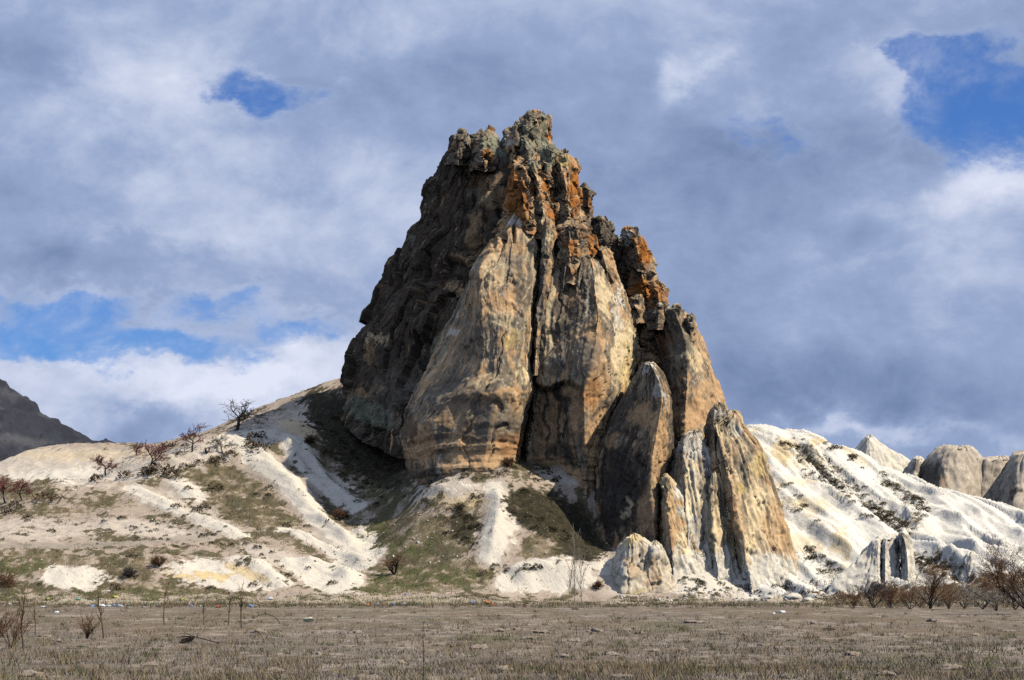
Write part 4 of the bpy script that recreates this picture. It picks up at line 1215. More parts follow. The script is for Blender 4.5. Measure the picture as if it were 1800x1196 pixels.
# ------------------------------------------------------------------ free-standing rocks in front and behind
def rock(name, levels, yl, yf, yr, yb, label, paint=(), seed=0.0, style=None, base=None, res=0.15, bulge=0.35, cap_up=0.3, group=None, rnd=0.35, sm=3):
    levels = list(levels)
    res = 0.3 if name == 'rock_dome' else res
    G = loft(block_rails(levels, yl, yf, yr, yb, bulge), res, front=(0, 1, 2, 3, 4), cap_up=cap_up, rnd=rnd, sm=sm)
    o = G[0].mean(0)
    org = (o[0], o[1], float(terr(o[0], o[1])))
    st = dict(big=0.4, bigs=5.0, ridge=0.12, rs=(2.2, 2.2, 5.0), block=0.2, bs=2.6, flute=0.32, fs=(1.2, 1.2, 16.0), crack=0.35, cs=(2.2, 2.2, 14.0), fine=0.08, streak=0.45, grey=0.5, warm=0.25, pale=0.3, lichen=0.1)
    st.update(style or {})
    me = rock_mesh_at(name, G - np.array(org), org, st, paint, base, seed)
    return link(name, me, loc=org, label=label, cat='rock', group=group)


rock('rock_fin', [(1010, 1020, 1148, 1168), (960, 1024, 1150, 1166), (902, 1022, 1148, 1163), (846, 1030, 1144, 1168), (797, 1041, 1148, 1184), (770, 1052, 1152, 1188), (733, 1073, 1160, 1180), (695, 1096, 1164, 1176), (669, 1111, 1158, 1167), (650, 1122, 1148, 1159), (640, 1129, 1143, 1152)],
     (264, 267), (250, 256.5), (257.5, 260.5), (272, 270), 'tall dark brown leaning rock fin in front of the cliff, sharp white tip',
     [('dark', 1085, 860, 44, 100, 0.1, 0.9), ('dark', 1100, 730, 40, 40, -0.8, 0.6), ('tan', 1130, 730, 26, 24, 0.2, 0.75), ('tan', 1160, 780, 16, 70, 0, 0.9), ('tan', 1075, 770, 12, 14, 0, 0.6), ('white', 1160, 690, 7, 30, -0.4, 0.8), ('white', 1142, 645, 10, 8, 0, 0.9), ('grey', 1090, 720, 40, 12, -1.0, 0.6),  # dark front: black stains, with the face's shade painted in
      ('tan', 1135, 900, 22, 60, 0, 0.6), ('cream', 1100, 895, 5, 20, 0, 0.6), ('tan', 1050, 820, 10, 18, 0.3, 0.5), ('dark', 1120, 820, 18, 60, 0, 0.55), ('grey', 1140, 960, 20, 20, 0, 0.4)], 41, dict(smooth=True, vs=3.0, grey=0.68, streak=0.8, big=0.4, block=0.12, bands=0.3, patina_shade=0.5), bulge=0.1, cap_up=0.2)
rock('rock_fin', [(1060, 1146, 1182, 1310), (1000, 1154, 1184, 1290), (950, 1158, 1180, 1258), (900, 1160, 1175, 1230), (870, 1163, 1173, 1208), (848, 1164, 1169, 1186), (838, 1166, 1168, 1176)],
     (254, 256), (245.5, 252), (253, 256), (262, 260), 'low streaked rock fin with cream sloping edge beside the tall dark fin',
     [('tan', 1180, 920, 18, 60, 0, 0.8), ('white', 1205, 880, 10, 36, -0.5, 0.9), ('grey', 1210, 930, 8, 50, -0.2, 0.6), ('tan', 1225, 950, 8, 40, -0.2, 0.6), ('white', 1210, 1005, 75, 40, 0, 0.9), ('yellow', 1240, 950, 8, 40, -0.4, 0.6), ('dark', 1185, 990, 14, 18, 0.4, 0.5)], 42, dict(smooth=True, vs=4.0, brown=0.7, streak=0.5, block=0.1, grey=0.3, pale=0.3, flute=0.5, fs=(0.95, 0.95, 16.0), bands=0.6), CREAM, bulge=0.2)
rock('rock_fin', [(1060, 1170, 1212, 1340), (1000, 1176, 1211, 1316), (930, 1176, 1206, 1296), (880, 1178, 1204, 1282), (830, 1180, 1202, 1266), (795, 1183, 1200, 1250), (776, 1192, 1203, 1236), (768, 1204, 1210, 1230)],
     (257, 261), (247.5, 256), (253, 259), (268, 266), 'cream and grey ribbed rock slab standing between the two tall brown fins',
     [('white', 1215, 790, 20, 24, 0, 0.95), ('cream', 1210, 860, 22, 50, -0.2, 0.7), ('grey', 1240, 830, 9, 50, -0.15, 0.6), ('yellow', 1255, 920, 10, 60, -0.25, 0.5), ('tan', 1195, 820, 12, 22, 0, 0.7), ('white', 1260, 985, 50, 46, 0, 0.9), ('dark', 1268, 890, 7, 28, -0.2, 0.6), ('grey', 1232, 930, 6, 50, -0.1, 0.6)], 43, dict(smooth=True, vs=4.0, brown=0.5, streak=0.5, block=0.1, grey=0.3, pale=0.2, flute=0.65, fs=(0.95, 0.95, 16.0), bands=0.6, warm=0.1), WHITE, bulge=0.3)
rock('rock_fin', [(1070, 1300, 1327, 1412), (1035, 1296, 1322, 1405), (977, 1283, 1310, 1397), (930, 1272, 1299, 1384), (890, 1264, 1290, 1374), (846, 1257, 1282, 1361), (800, 1248, 1271, 1344), (770, 1243, 1263, 1325), (748, 1240, 1257, 1311), (735, 1268, 1277, 1304), (727, 1280, 1284, 1298)],
     (257, 264), (244.5, 257.5), (250, 260), (268, 268), 'tall brown and cream ribbed rock fin at the sunny end, white at its foot',
     [('white', 1345, 1020, 75, 50, 0, 0.95), ('tan', 1290, 860, 16, 90, -0.2, 0.6), ('orange', 1285, 900, 10, 60, -0.2, 0.4), ('cream', 1345, 900, 26, 60, -0.2, 0.5), ('yellow', 1300, 855, 7, 14, -0.4, 0.8), ('yellow', 1336, 820, 14, 24, 0, 0.6), ('grey', 1310, 790, 9, 44, -0.2, 0.7), ('dark', 1262, 900, 7, 40, -0.1, 0.7), ('cream', 1330, 890, 12, 30, 0, 0.7), ('white', 1297, 755, 14, 14, 0, 0.8),
      ('tan', 1360, 930, 18, 50, -0.2, 0.6), ('cream', 1320, 960, 12, 40, 0, 0.7), ('dark', 1290, 880, 10, 8, 0, 0.6), ('cream', 1300, 990, 16, 30, 0, 0.6), ('tan', 1385, 930, 10, 40, -0.2, .7)], 44, dict(smooth=True, vs=4.0, brown=0.8, streak=0.55, block=0.14, grey=0.36, pale=0.35, flute=0.75, fs=(0.95, 0.95, 16.0), warm=0.1, bands=0.8), np.array([0.60, 0.45, 0.28]), bulge=0.3)
rock('rock_fin', [(1010, 1250, 1275, 1310), (900, 1242, 1264, 1294), (820, 1238, 1258, 1284), (770, 1238, 1256, 1280), (744, 1238, 1256, 1278), (725, 1244, 1258, 1274), (716, 1252, 1261, 1270)],
     263, (253.5, 258.0), 262, 268, 'grey white knob leaning on the back of the tall cream ribbed fin', [('white', 1262, 728, 16, 12, 0, 0.8), ('dark', 1255, 770, 10, 30, 0, 0.6), ('grey', 1262, 750, 14, 20, 0, 0.5)], 45, dict(grey=0.5, warm=0.2, bands=0.4), bulge=0.4)
rock('rock_fin', [(1060, 1232, 1262, 1350), (1000, 1236, 1260, 1330), (940, 1238, 1256, 1310), (890, 1240, 1254, 1294), (850, 1243, 1253, 1282), (832, 1248, 1254, 1272)],
     (255, 260), (246.3, 254.5), (252, 258), (266, 266), 'low dark-streaked slab wedged between the cream slab and the tallest ribbed fin', [('white', 1290, 1000, 50, 40, 0, 0.9), ('dark', 1268, 890, 8, 34, -0.2, 0.6), ('yellow', 1290, 960, 10, 40, -0.2, 0.5)], 58, dict(smooth=True, vs=4.0, brown=0.7, streak=0.5, block=0.1, grey=0.34, pale=0.3, flute=0.6, fs=(0.95, 0.95, 16.0), bands=0.7), CREAM, bulge=0.3)
rock('squat_rock', [(1075, 1060, 1096, 1194), (1049, 1065, 1098, 1188), (1015, 1072, 1100, 1182), (985, 1082, 1104, 1175), (968, 1089, 1106, 1166), (956, 1094, 1107, 1152), (947, 1099, 1108, 1128)],
     248, (241.5, 244.5), 247, 254, 'squat cream rock knob with yellow cap at the foot of the dark fin',
     [('yellow', 1112, 948, 18, 9, 0, 0.6), ('tan', 1145, 1010, 20, 26, 0, 0.35), ('white', 1092, 1000, 10, 24, 0, 0.8), ('yellow', 1120, 1040, 20, 8, 0.2, 0.4), ('white', 1165, 1035, 16, 20, 0, 0.8), ('grey', 1128, 975, 4, 26, 0, 0.6), ('tan', 1110, 1000, 14, 16, 0, 0.5)], 46, dict(smooth=True, grey=0.2, pale=0.3, warm=0.05, block=0.14, bs=2.2), np.array([0.66, 0.56, 0.41]), bulge=0.5, rnd=0.7, sm=3, cap_up=0.4)
rock('squat_rock', [(1065, 1126, 1140, 1194), (1010, 1128, 1142, 1184), (985, 1130, 1144, 1178), (966, 1134, 1146, 1168), (958, 1139, 1148, 1160)],
     246, (242.5, 244.5), 246, 251, 'rounded cream lobe leaning on the squat yellow-capped knob', [('white', 1150, 965, 14, 10, 0, 0.8), ('tan', 1150, 1010, 16, 30, 0, 0.5)], 47, dict(smooth=True, grey=0.2, pale=0.3, warm=0.05), np.array([0.66, 0.56, 0.41]), bulge=0.5, rnd=0.7, sm=3, cap_up=0.4)
# split white slab at the foot of the white ridge
WS = dict(smooth=True, shrink=0.0, grey=0.1, pale=0.3, warm=0.0, streak=0.25, ridge=0.2, block=0.1, flute=0.1, big=0.2, fine=0.1, crack=0.15, lichen=0.0, contrast=0.55)
rock('rock_slab', [(1065, 1440, 1545, 1556), (1012, 1470, 1545, 1553), (1000, 1490, 1544, 1552), (980, 1508, 1544, 1553), (962, 1525, 1543, 1553), (950, 1536, 1543, 1552)], (244, 247), (242.4, 246.2), (247, 249), 253, 'pale sloping white rock slab, the low half of the split pinnacle', [('white', 1520, 1010, 50, 40, 0, 0.8), ('grey', 1520, 975, 20, 8, 0.6, 0.3)], 48, WS, WHITE * 1.12, bulge=0.1)
rock('rock_slab', [(1065, 1545, 1555, 1586), (1010, 1547, 1556, 1584), (986, 1549, 1556, 1583), (970, 1548, 1557, 1582), (955, 1548, 1556, 1582), (945, 1552, 1560, 1580)], (244.6, 247), (242.8, 246.2), (245.2, 247.6), 253, 'narrow middle white slab of the split pinnacle with grey upper half', [('grey', 1565, 965, 20, 14, 0, 0.25), ('dark', 1578, 970, 3, 26, 0, 0.7), ('white', 1565, 1020, 24, 26, 0, 0.9)], 49, WS, WHITE * 1.12, bulge=0.1)
rock('rock_slab', [(1070, 1580, 1596, 1622), (1040, 1582, 1596, 1616), (1000, 1584, 1596, 1610), (970, 1582, 1594, 1605), (950, 1580, 1590, 1602), (940, 1578, 1585, 1597), (936, 1582, 1586, 1593)], (245, 247), (241.8, 245.6), (244.4, 246.8), 252, 'tallest white column of the split pinnacle with a blunt grey top', [('grey', 1590, 950, 14, 14, 0, 0.5), ('dark', 1585, 980, 3, 40, 0.05, 0.7), ('white', 1600, 1020, 14, 30, 0, 0.9)], 50, WS, WHITE * 1.12, bulge=0.2)
# white cone low on the ridge
rock('rock_cone', [(1050, 1655, 1700, 1760), (1010, 1672, 1705, 1742), (985, 1684, 1708, 1728), (975, 1694, 1706, 1716)], 252, (246.5, 249), 252, 257, 'small white fluted cone among red bushes at the ridge foot', [], 51, dict(WS, flute=0.4), WHITE, bulge=0.4)
# domes beyond the white ridge
DM = dict(smooth=True, big=0.5, ridge=0.2, block=0.0, flute=0.35, fs=(3.0, 3.0, 20.0), crack=0.12, fine=0.12, streak=0.12, grey=0.2, warm=0.0, pale=0.2, lichen=0.1, contrast=0.6)
BEIGE = np.array([0.50, 0.42, 0.325])
RD = dict(rnd=1.0, sm=10, cap_up=0.25)
rock('rock_dome', [(930, 1455, 1530, 1650), (870, 1468, 1532, 1640), (830, 1482, 1532, 1618), (806, 1494, 1530, 1596), (790, 1504, 1529, 1572), (778, 1514, 1527, 1548), (770, 1522, 1527, 1534)], 352, (338, 345), 352, 366, 'pointed white rock dome beyond the white ridge', [], 52, dict(DM, flute=0.6), WHITE * 0.98, 0.2, 0.45, rnd=0.8)
rock('rock_dome', [(960, 1585, 1604, 1645), (880, 1587, 1604, 1640), (840, 1592, 1606, 1634), (815, 1600, 1610, 1628), (806, 1606, 1611, 1622)], 346, 336, 346, 354, 'white shoulder with dark scrub joining the pointed dome', [('dark', 1612, 822, 12, 14, 0, 0.5)], 53, DM, WHITE * 0.95, 0.2, 0.45, rnd=0.8)
rock('rock_dome', [(980, 1602, 1668, 1745), (900, 1606, 1666, 1741), (850, 1611, 1664, 1737), (820, 1618, 1664, 1733), (803, 1628, 1666, 1727), (794, 1638, 1668, 1719), (788, 1650, 1678, 1710)], (340, 342), (322, 331), 338, 352, 'large smooth beige dome with a dark hollow shaded face', [('dark', 1636, 850, 24, 40, 0, 0.75), ('tan', 1662, 848, 8, 12, 0, 0.4)], 54, dict(DM, flute=0.6), BEIGE, 0.2, 0.5, **RD)  # dark patch paints the shade of the hollow face
rock('rock_dome', [(840, 1630, 1646, 1664), (804, 1638, 1646, 1655), (791, 1643, 1646, 1650)], 348, 342, 348, 352, 'little pale tip on the shoulder of the large beige dome', [], 55, DM, WHITE * 0.9, 0.2, 0.3, rnd=0.8)
rock('rock_dome', [(980, 1660, 1730, 1810), (870, 1680, 1735, 1806), (835, 1692, 1740, 1802), (816, 1702, 1745, 1798), (807, 1712, 1748, 1790)], 342, (330, 335), 342, 352, 'low beige saddle dome between the two large beige domes', [], 56, DM, BEIGE, 0.2, 0.5, **RD)
rock('rock_dome', [(980, 1722, 1790, 1960), (900, 1734, 1792, 1950), (860, 1744, 1794, 1938), (830, 1758, 1796, 1916), (808, 1772, 1798, 1884), (797, 1782, 1802, 1860)], 342, (318, 326), 340, 354, 'beige dome cut by the picture edge with a rock-cut doorway', [('dark', 1785, 868, 8, 10, 0, 0.8), ('tan', 1780, 852, 7, 8, 0, 0.3)], 57, dict(DM, flute=0.6), BEIGE, 0.2, 0.5, **RD)  # doorway is a flat dark patch, its inner shade painted on

# ------------------------------------------------------------------ woody plants
def tubes(segs, sides=3):
    """frusta for an array of segments (x0 y0 z0 r0 x1 y1 z1 r1)"""
    S = np.asarray(segs, float)
    a, b = S[:, 0:3], S[:, 4:7]
    d = b - a
    d /= np.linalg.norm(d, axis=1, keepdims=True) + 1e-9
    ref = np.where(np.abs(d[:, 2:3]) > 0.9, np.array([[1.0, 0, 0]]), np.array([[0, 0, 1.0]]))
    u = np.cross(d, ref)
    u /= np.linalg.norm(u, axis=1, keepdims=True) + 1e-9
    v = np.cross(d, u)
    V = []
    for p, r in ((a, S[:, 3]), (b, S[:, 7])):
        for k in range(sides):
            t = 2 * math.pi * k / sides
            V.append(p + (u * math.cos(t) + v * math.sin(t)) * r[:, None])
    V = np.stack(V, 1).reshape(-1, 3)
    n = len(S)
    base = (np.arange(n) * 2 * sides)[:, None, None]
    k = np.arange(sides)
    q = np.stack([k, (k + 1) % sides, (k + 1) % sides + sides, k + sides], 1)[None]
    return V, (base + q).reshape(-1, 4)


def grow(rng, p, d, length, r, lev, spec, out):
    """one branch: a wandering chain; children leave along its outer part"""
    L = spec[lev]
    n = L['n']
    p, d = np.array(p, float), np.array(d, float)
    nodes = []
    for k in range(n):
        d = d + rng.normal(size=3) * L['wob'] + np.array([0, 0, L['up']])
        d /= np.linalg.norm(d)
        q = p + d * length / n
        r2 = r * (1 - L['taper'] * (k + 1) / n)
        out[lev].append((*p, r * (1 - L['taper'] * k / n), *q, r2))
        nodes.append((q, d.copy(), r2))
        p = q
    if lev + 1 < len(spec):
        kids = L['kids']
        for c in range(kids):
            t = L['from'] + (1 - L['from']) * (c + rng.random()) / kids
            q, dd, rr = nodes[min(n - 1, int(t * n))]
            side = rng.normal(size=3)
            side -= dd * (side @ dd)
            side /= np.linalg.norm(side) + 1e-9
            ang = L['ang'] * rng.uniform(0.7, 1.3)
            nd = dd * math.cos(ang) + side * math.sin(ang)
            grow(rng, q, nd, length * L['len'] * rng.uniform(0.65, 1.2), rr * L['rad'], lev + 1, spec, out)


def lv(n, wob, up, taper, kids, frm, ang, ln, rad):
    return dict(n=n, wob=wob, up=up, taper=taper, kids=kids, **{'from': frm}, ang=ang, len=ln, rad=rad)


def woody(seed, spec, stems, h, r, spread, wood_levels):
    rng = np.random.default_rng(seed)
    out = [[] for _ in spec]
    for k in range(stems):
        a = rng.uniform(0, 2 * math.pi)
        t = spread * rng.uniform(0.4, 1.0) if stems > 1 else spread * 0.3
        d = np.array([math.cos(a) * math.sin(t), math.sin(a) * math.sin(t), math.cos(t)])
        p = np.array([math.cos(a), math.sin(a), 0]) * (0.05 * h * rng.random() if stems > 1 else 0)
        grow(rng, p - d * 0.15, d, h * rng.uniform(0.8, 1.1), r, 0, spec, out)
    wood = [s_ for l in out[:wood_levels] for s_ in l]
    twigs = [s_ for l in out[wood_levels:] for s_ in l]
    return wood, twigs


def plant(name, wood, twigs, wmat, tmat, loc, label, cat, group=None, rot=0.0, scale=1.0, parts=('trunk', 'crown')):
    root = empty(name, loc, label=label, cat=cat, group=group, rot=(0, 0, rot), scale=scale)
    V, F = tubes(wood, 5)
    link(parts[0], np_mesh(parts[0], V, F, wmat), parent=root)
    tw_ = np.asarray(twigs, float)
    k_ = max(scale if not hasattr(scale, '__len__') else 1.0, 0.3)
    tw_[:, (3, 7)] = np.maximum(tw_[:, (3, 7)] * 1.35, 0.000055 * loc[1] / k_)
    V, F = tubes(tw_, 3)
    link(parts[1], np_mesh(parts[1], V, F, tmat), parent=root)
    return root


def copy_thing(src, loc, rot, scale, label):
    c = src.copy()
    COL.objects.link(c)
    c.location, c.rotation_euler = loc, (0, 0, rot)
    c.scale = (scale,) * 3
    c['label'] = label
    for ch in src.children:
        k = ch.copy()
        COL.objects.link(k)
        k.parent = c
    return c


BARK = plain_mat('grey_bark', (0.075, 0.06, 0.05))
TWIG = plain_mat('grey_twig', (0.10, 0.08, 0.07))
RED = plain_mat('red_budded_twig', (0.19, 0.06, 0.05))
RUST = plain_mat('rusty_twig', (0.17, 0.088, 0.046))
PALE = plain_mat('pale_twig', (0.30, 0.25, 0.19))
DRY = plain_mat('dry_stalk', (0.13, 0.085, 0.045))
BLACK = plain_mat('dark_bark', (0.03, 0.024, 0.022))

FRUIT = [lv(4, .12, .02, .35, 5, .55, .95, .85, .72), lv(5, .16, .03, .55, 5, .25, .7, .62, .62), lv(4, .2, .02, .5, 5, .2, .75, .6, .6), lv(2, .22, .03, .5, 4, .2, .7, .6, .65), lv(1, .2, .03, .5, 0, 0, 0, 0, 0)]
BUSH = [lv(4, .14, .04, .4, 5, .25, .55, .6, .65), lv(4, .18, .04, .5, 5, .2, .6, .55, .6), lv(3, .2, .03, .5, 4, .2, .6, .55, .65), lv(2, .2, .03, .5, 0, 0, 0, 0, 0)]


def sized(px_h, loc):
    return px_h * loc[1] / FPX


# bare trees on the hill crest: (px, py of the foot, height in photo pixels, seed, twig colour, label)
for i, (x, y, hp, sd, tw, lab) in enumerate([
        (416, 757, 64, 3, TWIG, 'bare spreading grey tree alone on the skyline of the white slope'),
        (338, 795, 44, 5, RED, 'leaning bare reddish tree just below the skyline tree'),
        (392, 798, 34, 8, TWIG, 'thin small bare tree on the white slope under the skyline tree'),
        (262, 828, 52, 11, RED, 'bushy red-twigged tree with a dark trunk on the pale crest'),
        (186, 836, 44, 14, RED, 'round red-twigged low tree beside the pale bank'),
        (240, 800, 26, 17, RED, 'small far red-twigged tree behind the bushy red tree'),
        (8, 885, 44, 19, RED, 'red shrubby tree cut by the edge of the picture'),
        (38, 880, 36, 23, RED, 'second red shrubby tree in the hollow below the pale bank')]):
    p = hit(x, y)
    h = sized(hp, p)
    wood, twigs = woody(sd, FRUIT if i not in (3, 4, 6, 7) else FRUIT[:1] + [lv(5, .16, .03, .5, 6, .2, .7, .6, .62), lv(4, .2, .02, .5, 6, .2, .75, .6, .6), lv(2, .22, .03, .5, 4, .2, .7, .6, .65), lv(1, .2, .03, .5, 0, 0, 0, 0, 0)],
                        1, h * 0.47, h * 0.036, 0.5, 2)
    plant('bare_tree', wood, twigs, BARK, tw, p, lab, 'tree', 'bare trees on the hill crest', 0.0, (1.55, 1.55, 0.95) if i == 0 else (1.2, 1.2, 1.0))
p = hit(362, 797)
wood, twigs = woody(31, FRUIT[1:], 2, sized(10, p), 0.10, 1.2, 1)
plant('tree_stump', wood, twigs, BLACK, BLACK, p, 'dark broken stump with stubby branches between two bare trees', 'stump', parts=('trunk', 'branches'))
# bush with many dark stems in the green hollow
p = hit(693, 1011)
wood, twigs = woody(41, BUSH[:1] + BUSH[2:], 10, sized(27, p), 0.075, 0.6, 1)
plant('bush', wood, twigs, BLACK, RUST, p, 'dark many-stemmed bare bush alone in the green hollow', 'bush', parts=('stems', 'crown'))
# brown twiggy bushes on the left slope
for x, y, hp, sd, lab in [(546, 780, 20, 43, 'brown twiggy bush at the shaded edge of the yellow crest'), (598, 915, 26, 44, 'wide brown bush in the hollow between white spurs'), (281, 996, 24, 45, 'brown bush on top of the yellow banded scarp'),
                          (226, 1015, 24, 46, 'grey brown bush between the two white scarps'), (895, 820, 22, 47, 'red brown bush against the banded foot of the cliff'), (5, 1035, 44, 48, 'dark red bush at the hill foot by the picture edge'), (1052, 1035, 18, 49, 'dark bush in the shade beside the squat yellow-capped knob')]:
    p = hit(x, y)
    wood, twigs = woody(sd, BUSH, 14, sized(hp * 0.5, p), 0.04, 1.1, 1)
    plant('bush', wood, twigs, DRY, RUST if sd != 46 else TWIG, p, lab, 'bush', 'brown bushes on the slope', parts=('stems', 'crown'))
# slender pale saplings
POP = [lv(7, .03, .03, .75, 12, .12, .35, .42, .4), lv(4, .06, .10, .6, 5, .2, .45, .45, .6), lv(3, .08, .1, .5, 0, 0, 0, 0, 0)]
for x, y, hp, sd, lab in [(1010, 1062, 120, 51, 'tallest slender pale sapling before the squat knob'), (1022, 1063, 74, 52, 'shorter slender pale sapling touching the tallest one'), (1000, 1061, 66, 53, 'thin pale sapling on the cliff side of the tallest one')]:
    p = hit(x, y)
    wood, twigs = woody(sd, POP, 1, sized(hp * 0.9, p), 0.05, 0.1, 1)
    plant('sapling', wood, twigs, PALE, PALE, p, lab, 'sapling', 'slender pale saplings', parts=('stem', 'twigs'))
# dry saplings and weeds standing in the field
SAP = [lv(7, .05, .02, .6, 15, .35, .5, .22, .45), lv(3, .10, .12, .5, 3, .2, .5, .5, .7), lv(2, .12, .1, .5, 0, 0, 0, 0, 0)]
for x, y, hp, sd, lab in [(41, 1139, 100, 61, 'tall brown sapling with upright twigs, nearest the corner thicket'), (182, 1121, 80, 62, 'leaning dry sapling with feathery top in the field'), (289, 1098, 66, 63, 'slim dry sapling with rusty feathered top'),
                          (358, 1098, 36, 64, 'short dark dry sapling in the field'), (401, 1098, 58, 65, 'dry sapling standing close to a taller forked one'), (424, 1103, 72, 66, 'tall forked dry sapling beside a shorter one'), (62, 1115, 54, 67, 'faint thin dry stalk behind the tall corner sapling')]:
    p = hit(x, y)
    h = sized(hp, p)
    wood, twigs = woody(sd, SAP, 1, h * 0.92, h * 0.016 + 0.008, 0.2, 1)
    plant('dry_sapling', wood, twigs, DRY, DRY if sd != 63 else RUST, p, lab, 'sapling', 'dry saplings in the field', parts=('stem', 'twigs'))
p = at(744, 1205, 50.5)
p[2] = 0.0
wood, twigs = woody(71, [lv(9, .05, .0, .5, 40, .12, .9, .055, .5), lv(3, .15, .12, .5, 3, .2, .5, .5, .7), lv(2, .12, .1, .5, 0, 0, 0, 0, 0)], 1, 1.62, 0.014, 0.12, 1)
V1, F1 = tubes(wood, 4)
V2, F2 = tubes(twigs, 4)
link('dry_stalk', np_mesh('dry_stalk', np.concatenate([V1, V2]), np.concatenate([F1, F2 + len(V1)]), DRY), loc=p, label='single tall knobbly dry stalk nearest the camera', cat='stalk')
for x, y, hp, sd, lab in [(20, 1138, 70, 75, 'many-stemmed brown dry shrub in the near corner of the field'), (153, 1122, 42, 76, 'low fanned dry shrub beside the leaning sapling'), (2, 1120, 60, 77, 'dry shrub at the very edge behind the corner shrub')]:
    p = hit(x, y)
    h = sized(hp, p)
    wood, twigs = woody(sd, BUSH[:1] + BUSH[2:], 8, h * 0.7, 0.022, 0.5, 1)
    plant('dry_shrub', wood, twigs, DRY, RUST, p, lab, 'shrub', 'dry shrubs in the field', parts=('stems', 'crown'))
# fallen branch: a pole with a fan of twigs at its end
p = hit(350, 1131)
w_m = p[1] / FPX
rng = np.random.default_rng(5)
pole = [(38 * w_m, -0.5, 0.02, .022, 20 * w_m, -0.2, 0.10, .02), (20 * w_m, -0.2, 0.10, .02, -6 * w_m, 0, 0.24, .017)]
fan = []
for k in range(46):
    q = np.array([-6 * w_m, 0, 0.24])
    d = np.array([-1.0, rng.normal(0, .35), rng.normal(-.22, .3)])
    for j in range(3):
        d = d + rng.normal(size=3) * 0.12 + np.array([0, 0, -.1])
        q2 = q + d / np.linalg.norm(d) * 12 * w_m * rng.uniform(.6, 1.1)
        q2[2] = max(q2[2], 0.02)
        fan.append((*q, .008, *q2, .006))
        q = q2
plant('fallen_branch', pole, fan, BLACK, BLACK, p, 'dark broken branch with a broom of twigs lying in the field', 'branch', parts=('pole', 'twigs'))
# bent sapling
p = hit(493, 1098)
w_m = p[1] / FPX
arc = [(0, 0), (-6, 9), (-14, 15), (-26, 18), (-38, 16), (-46, 11), (-50, 6)]
arcs = [(arc[k][0] * w_m, 0, arc[k][1] * w_m, .026 - .003 * k, arc[k + 1][0] * w_m, 0.06, arc[k + 1][1] * w_m, .023 - .003 * k) for k in range(6)]
tw = []
for k in range(24):
    b_ = arcs[rng.integers(2, 6)]
    q = np.array(b_[4:7])
    d = np.array([rng.normal(-.5, .4), rng.normal(0, .4), rng.normal(.5, .7)])
    q2 = q + d * 10 * w_m * rng.uniform(.4, 1)
    q2[2] = max(q2[2], .02)
    tw.append((*q, .009, *q2, .005))
plant('bent_sapling', arcs, tw, BLACK, BLACK, p, 'dark sapling bent over in an arch in the field', 'sapling', parts=('stem', 'twigs'))
# red shrubs along the far edge of the field under the white ridge
proto = None
for i, (x, y, hp, lab) in enumerate([
        (1500, 1070, 42, 'low red shrub at the open end of the red shrub row'), (1535, 1068, 60, 'grey red shrub in front of the sloping white slab'), (1566, 1069, 52, 'rusty shrub in front of the narrow white slab'), (1600, 1071, 44, 'red shrub at the foot of the tallest white column'),
        (1636, 1070, 84, 'tall upright rusty shrub beside the tallest white column'), (1668, 1071, 50, 'low rusty shrub between two taller ones below the ridge'), (1695, 1070, 62, 'spreading rusty shrub before the small white cone'), (1727, 1071, 54, 'rusty shrub on the far side of the small white cone'),
        (1752, 1074, 66, 'rusty shrub half under the big edge thicket'), (1785, 1072, 60, 'rusty shrub in front of the big edge thicket'), (1470, 1066, 24, 'tiny red shrub starting the shrub row'), (1617, 1068, 48, 'rusty shrub squeezed behind the tall upright one'), (1650, 1067, 40, 'faint rusty shrub behind the tall upright one')]):
    p = hit(x, y)
    if proto is None or i in (1, 4, 6):
        wood, twigs = woody(81 + i, BUSH, 6 + i % 3, 1.0, 0.03, 0.8, 1)
        pr = plant('red_shrub', wood, twigs, BARK, [RUST, TWIG, RUST, RUST, RUST, RUST, PALE][i % 7] if i != 1 else TWIG, p, lab, 'shrub', 'red shrubs along the field edge', 0.0, sized(hp * 1.05, p) / 1.9, parts=('stems', 'crown'))
        proto = pr if i != 1 else proto
    else:
        copy_thing(proto, p, i * 1.7, sized(hp * 1.05, p) / 1.9, lab)
# big thicket at the edge
p = hit(1812, 1080)
wood, twigs = woody(95, [lv(5, .12, .02, .4, 6, .2, .6, .62, .65)] + BUSH, 7, 3.4, 0.07, 0.8, 2)
plant('thicket', wood, twigs, BARK, RUST, p, 'big dark twiggy thicket at the picture edge before the white ridge', 'bush', parts=('stems', 'crown'))


# ------------------------------------------------------------------ cushion shrubs on the slopes
def cushion(seed, cols, n=190):
    rng = np.random.default_rng(seed)
    u = rng.normal(size=(n, 3))
    u /= np.linalg.norm(u, axis=1, keepdims=True)
    u[:, 2] = np.abs(u[:, 2])
    r = 0.62 + 0.38 * rng.random(n) ** 0.5
    c = u * r[:, None] * np.array([1, 1, .72]) * (1 + 0.25 * np.sin(3 * np.arctan2(u[:, 1], u[:, 0]) + seed))[:, None]
    a = rng.normal(size=(n, 3)) * 0.13
    b = rng.normal(size=(n, 3)) * 0.13 + u * 0.16
    V = np.stack([c, c + a, c + b], 1).reshape(-1, 3)
    C = cols[0] + (cols[1] - cols[0]) * rng.random((n, 1)) ** 1.5
    return np_mesh('cushion_shrub', V, np.arange(3 * n).reshape(-1, 3), surf_mat('shrub_leaf', 0, 1, 0.9, 0.1), np.repeat(C, 3, 0), False)


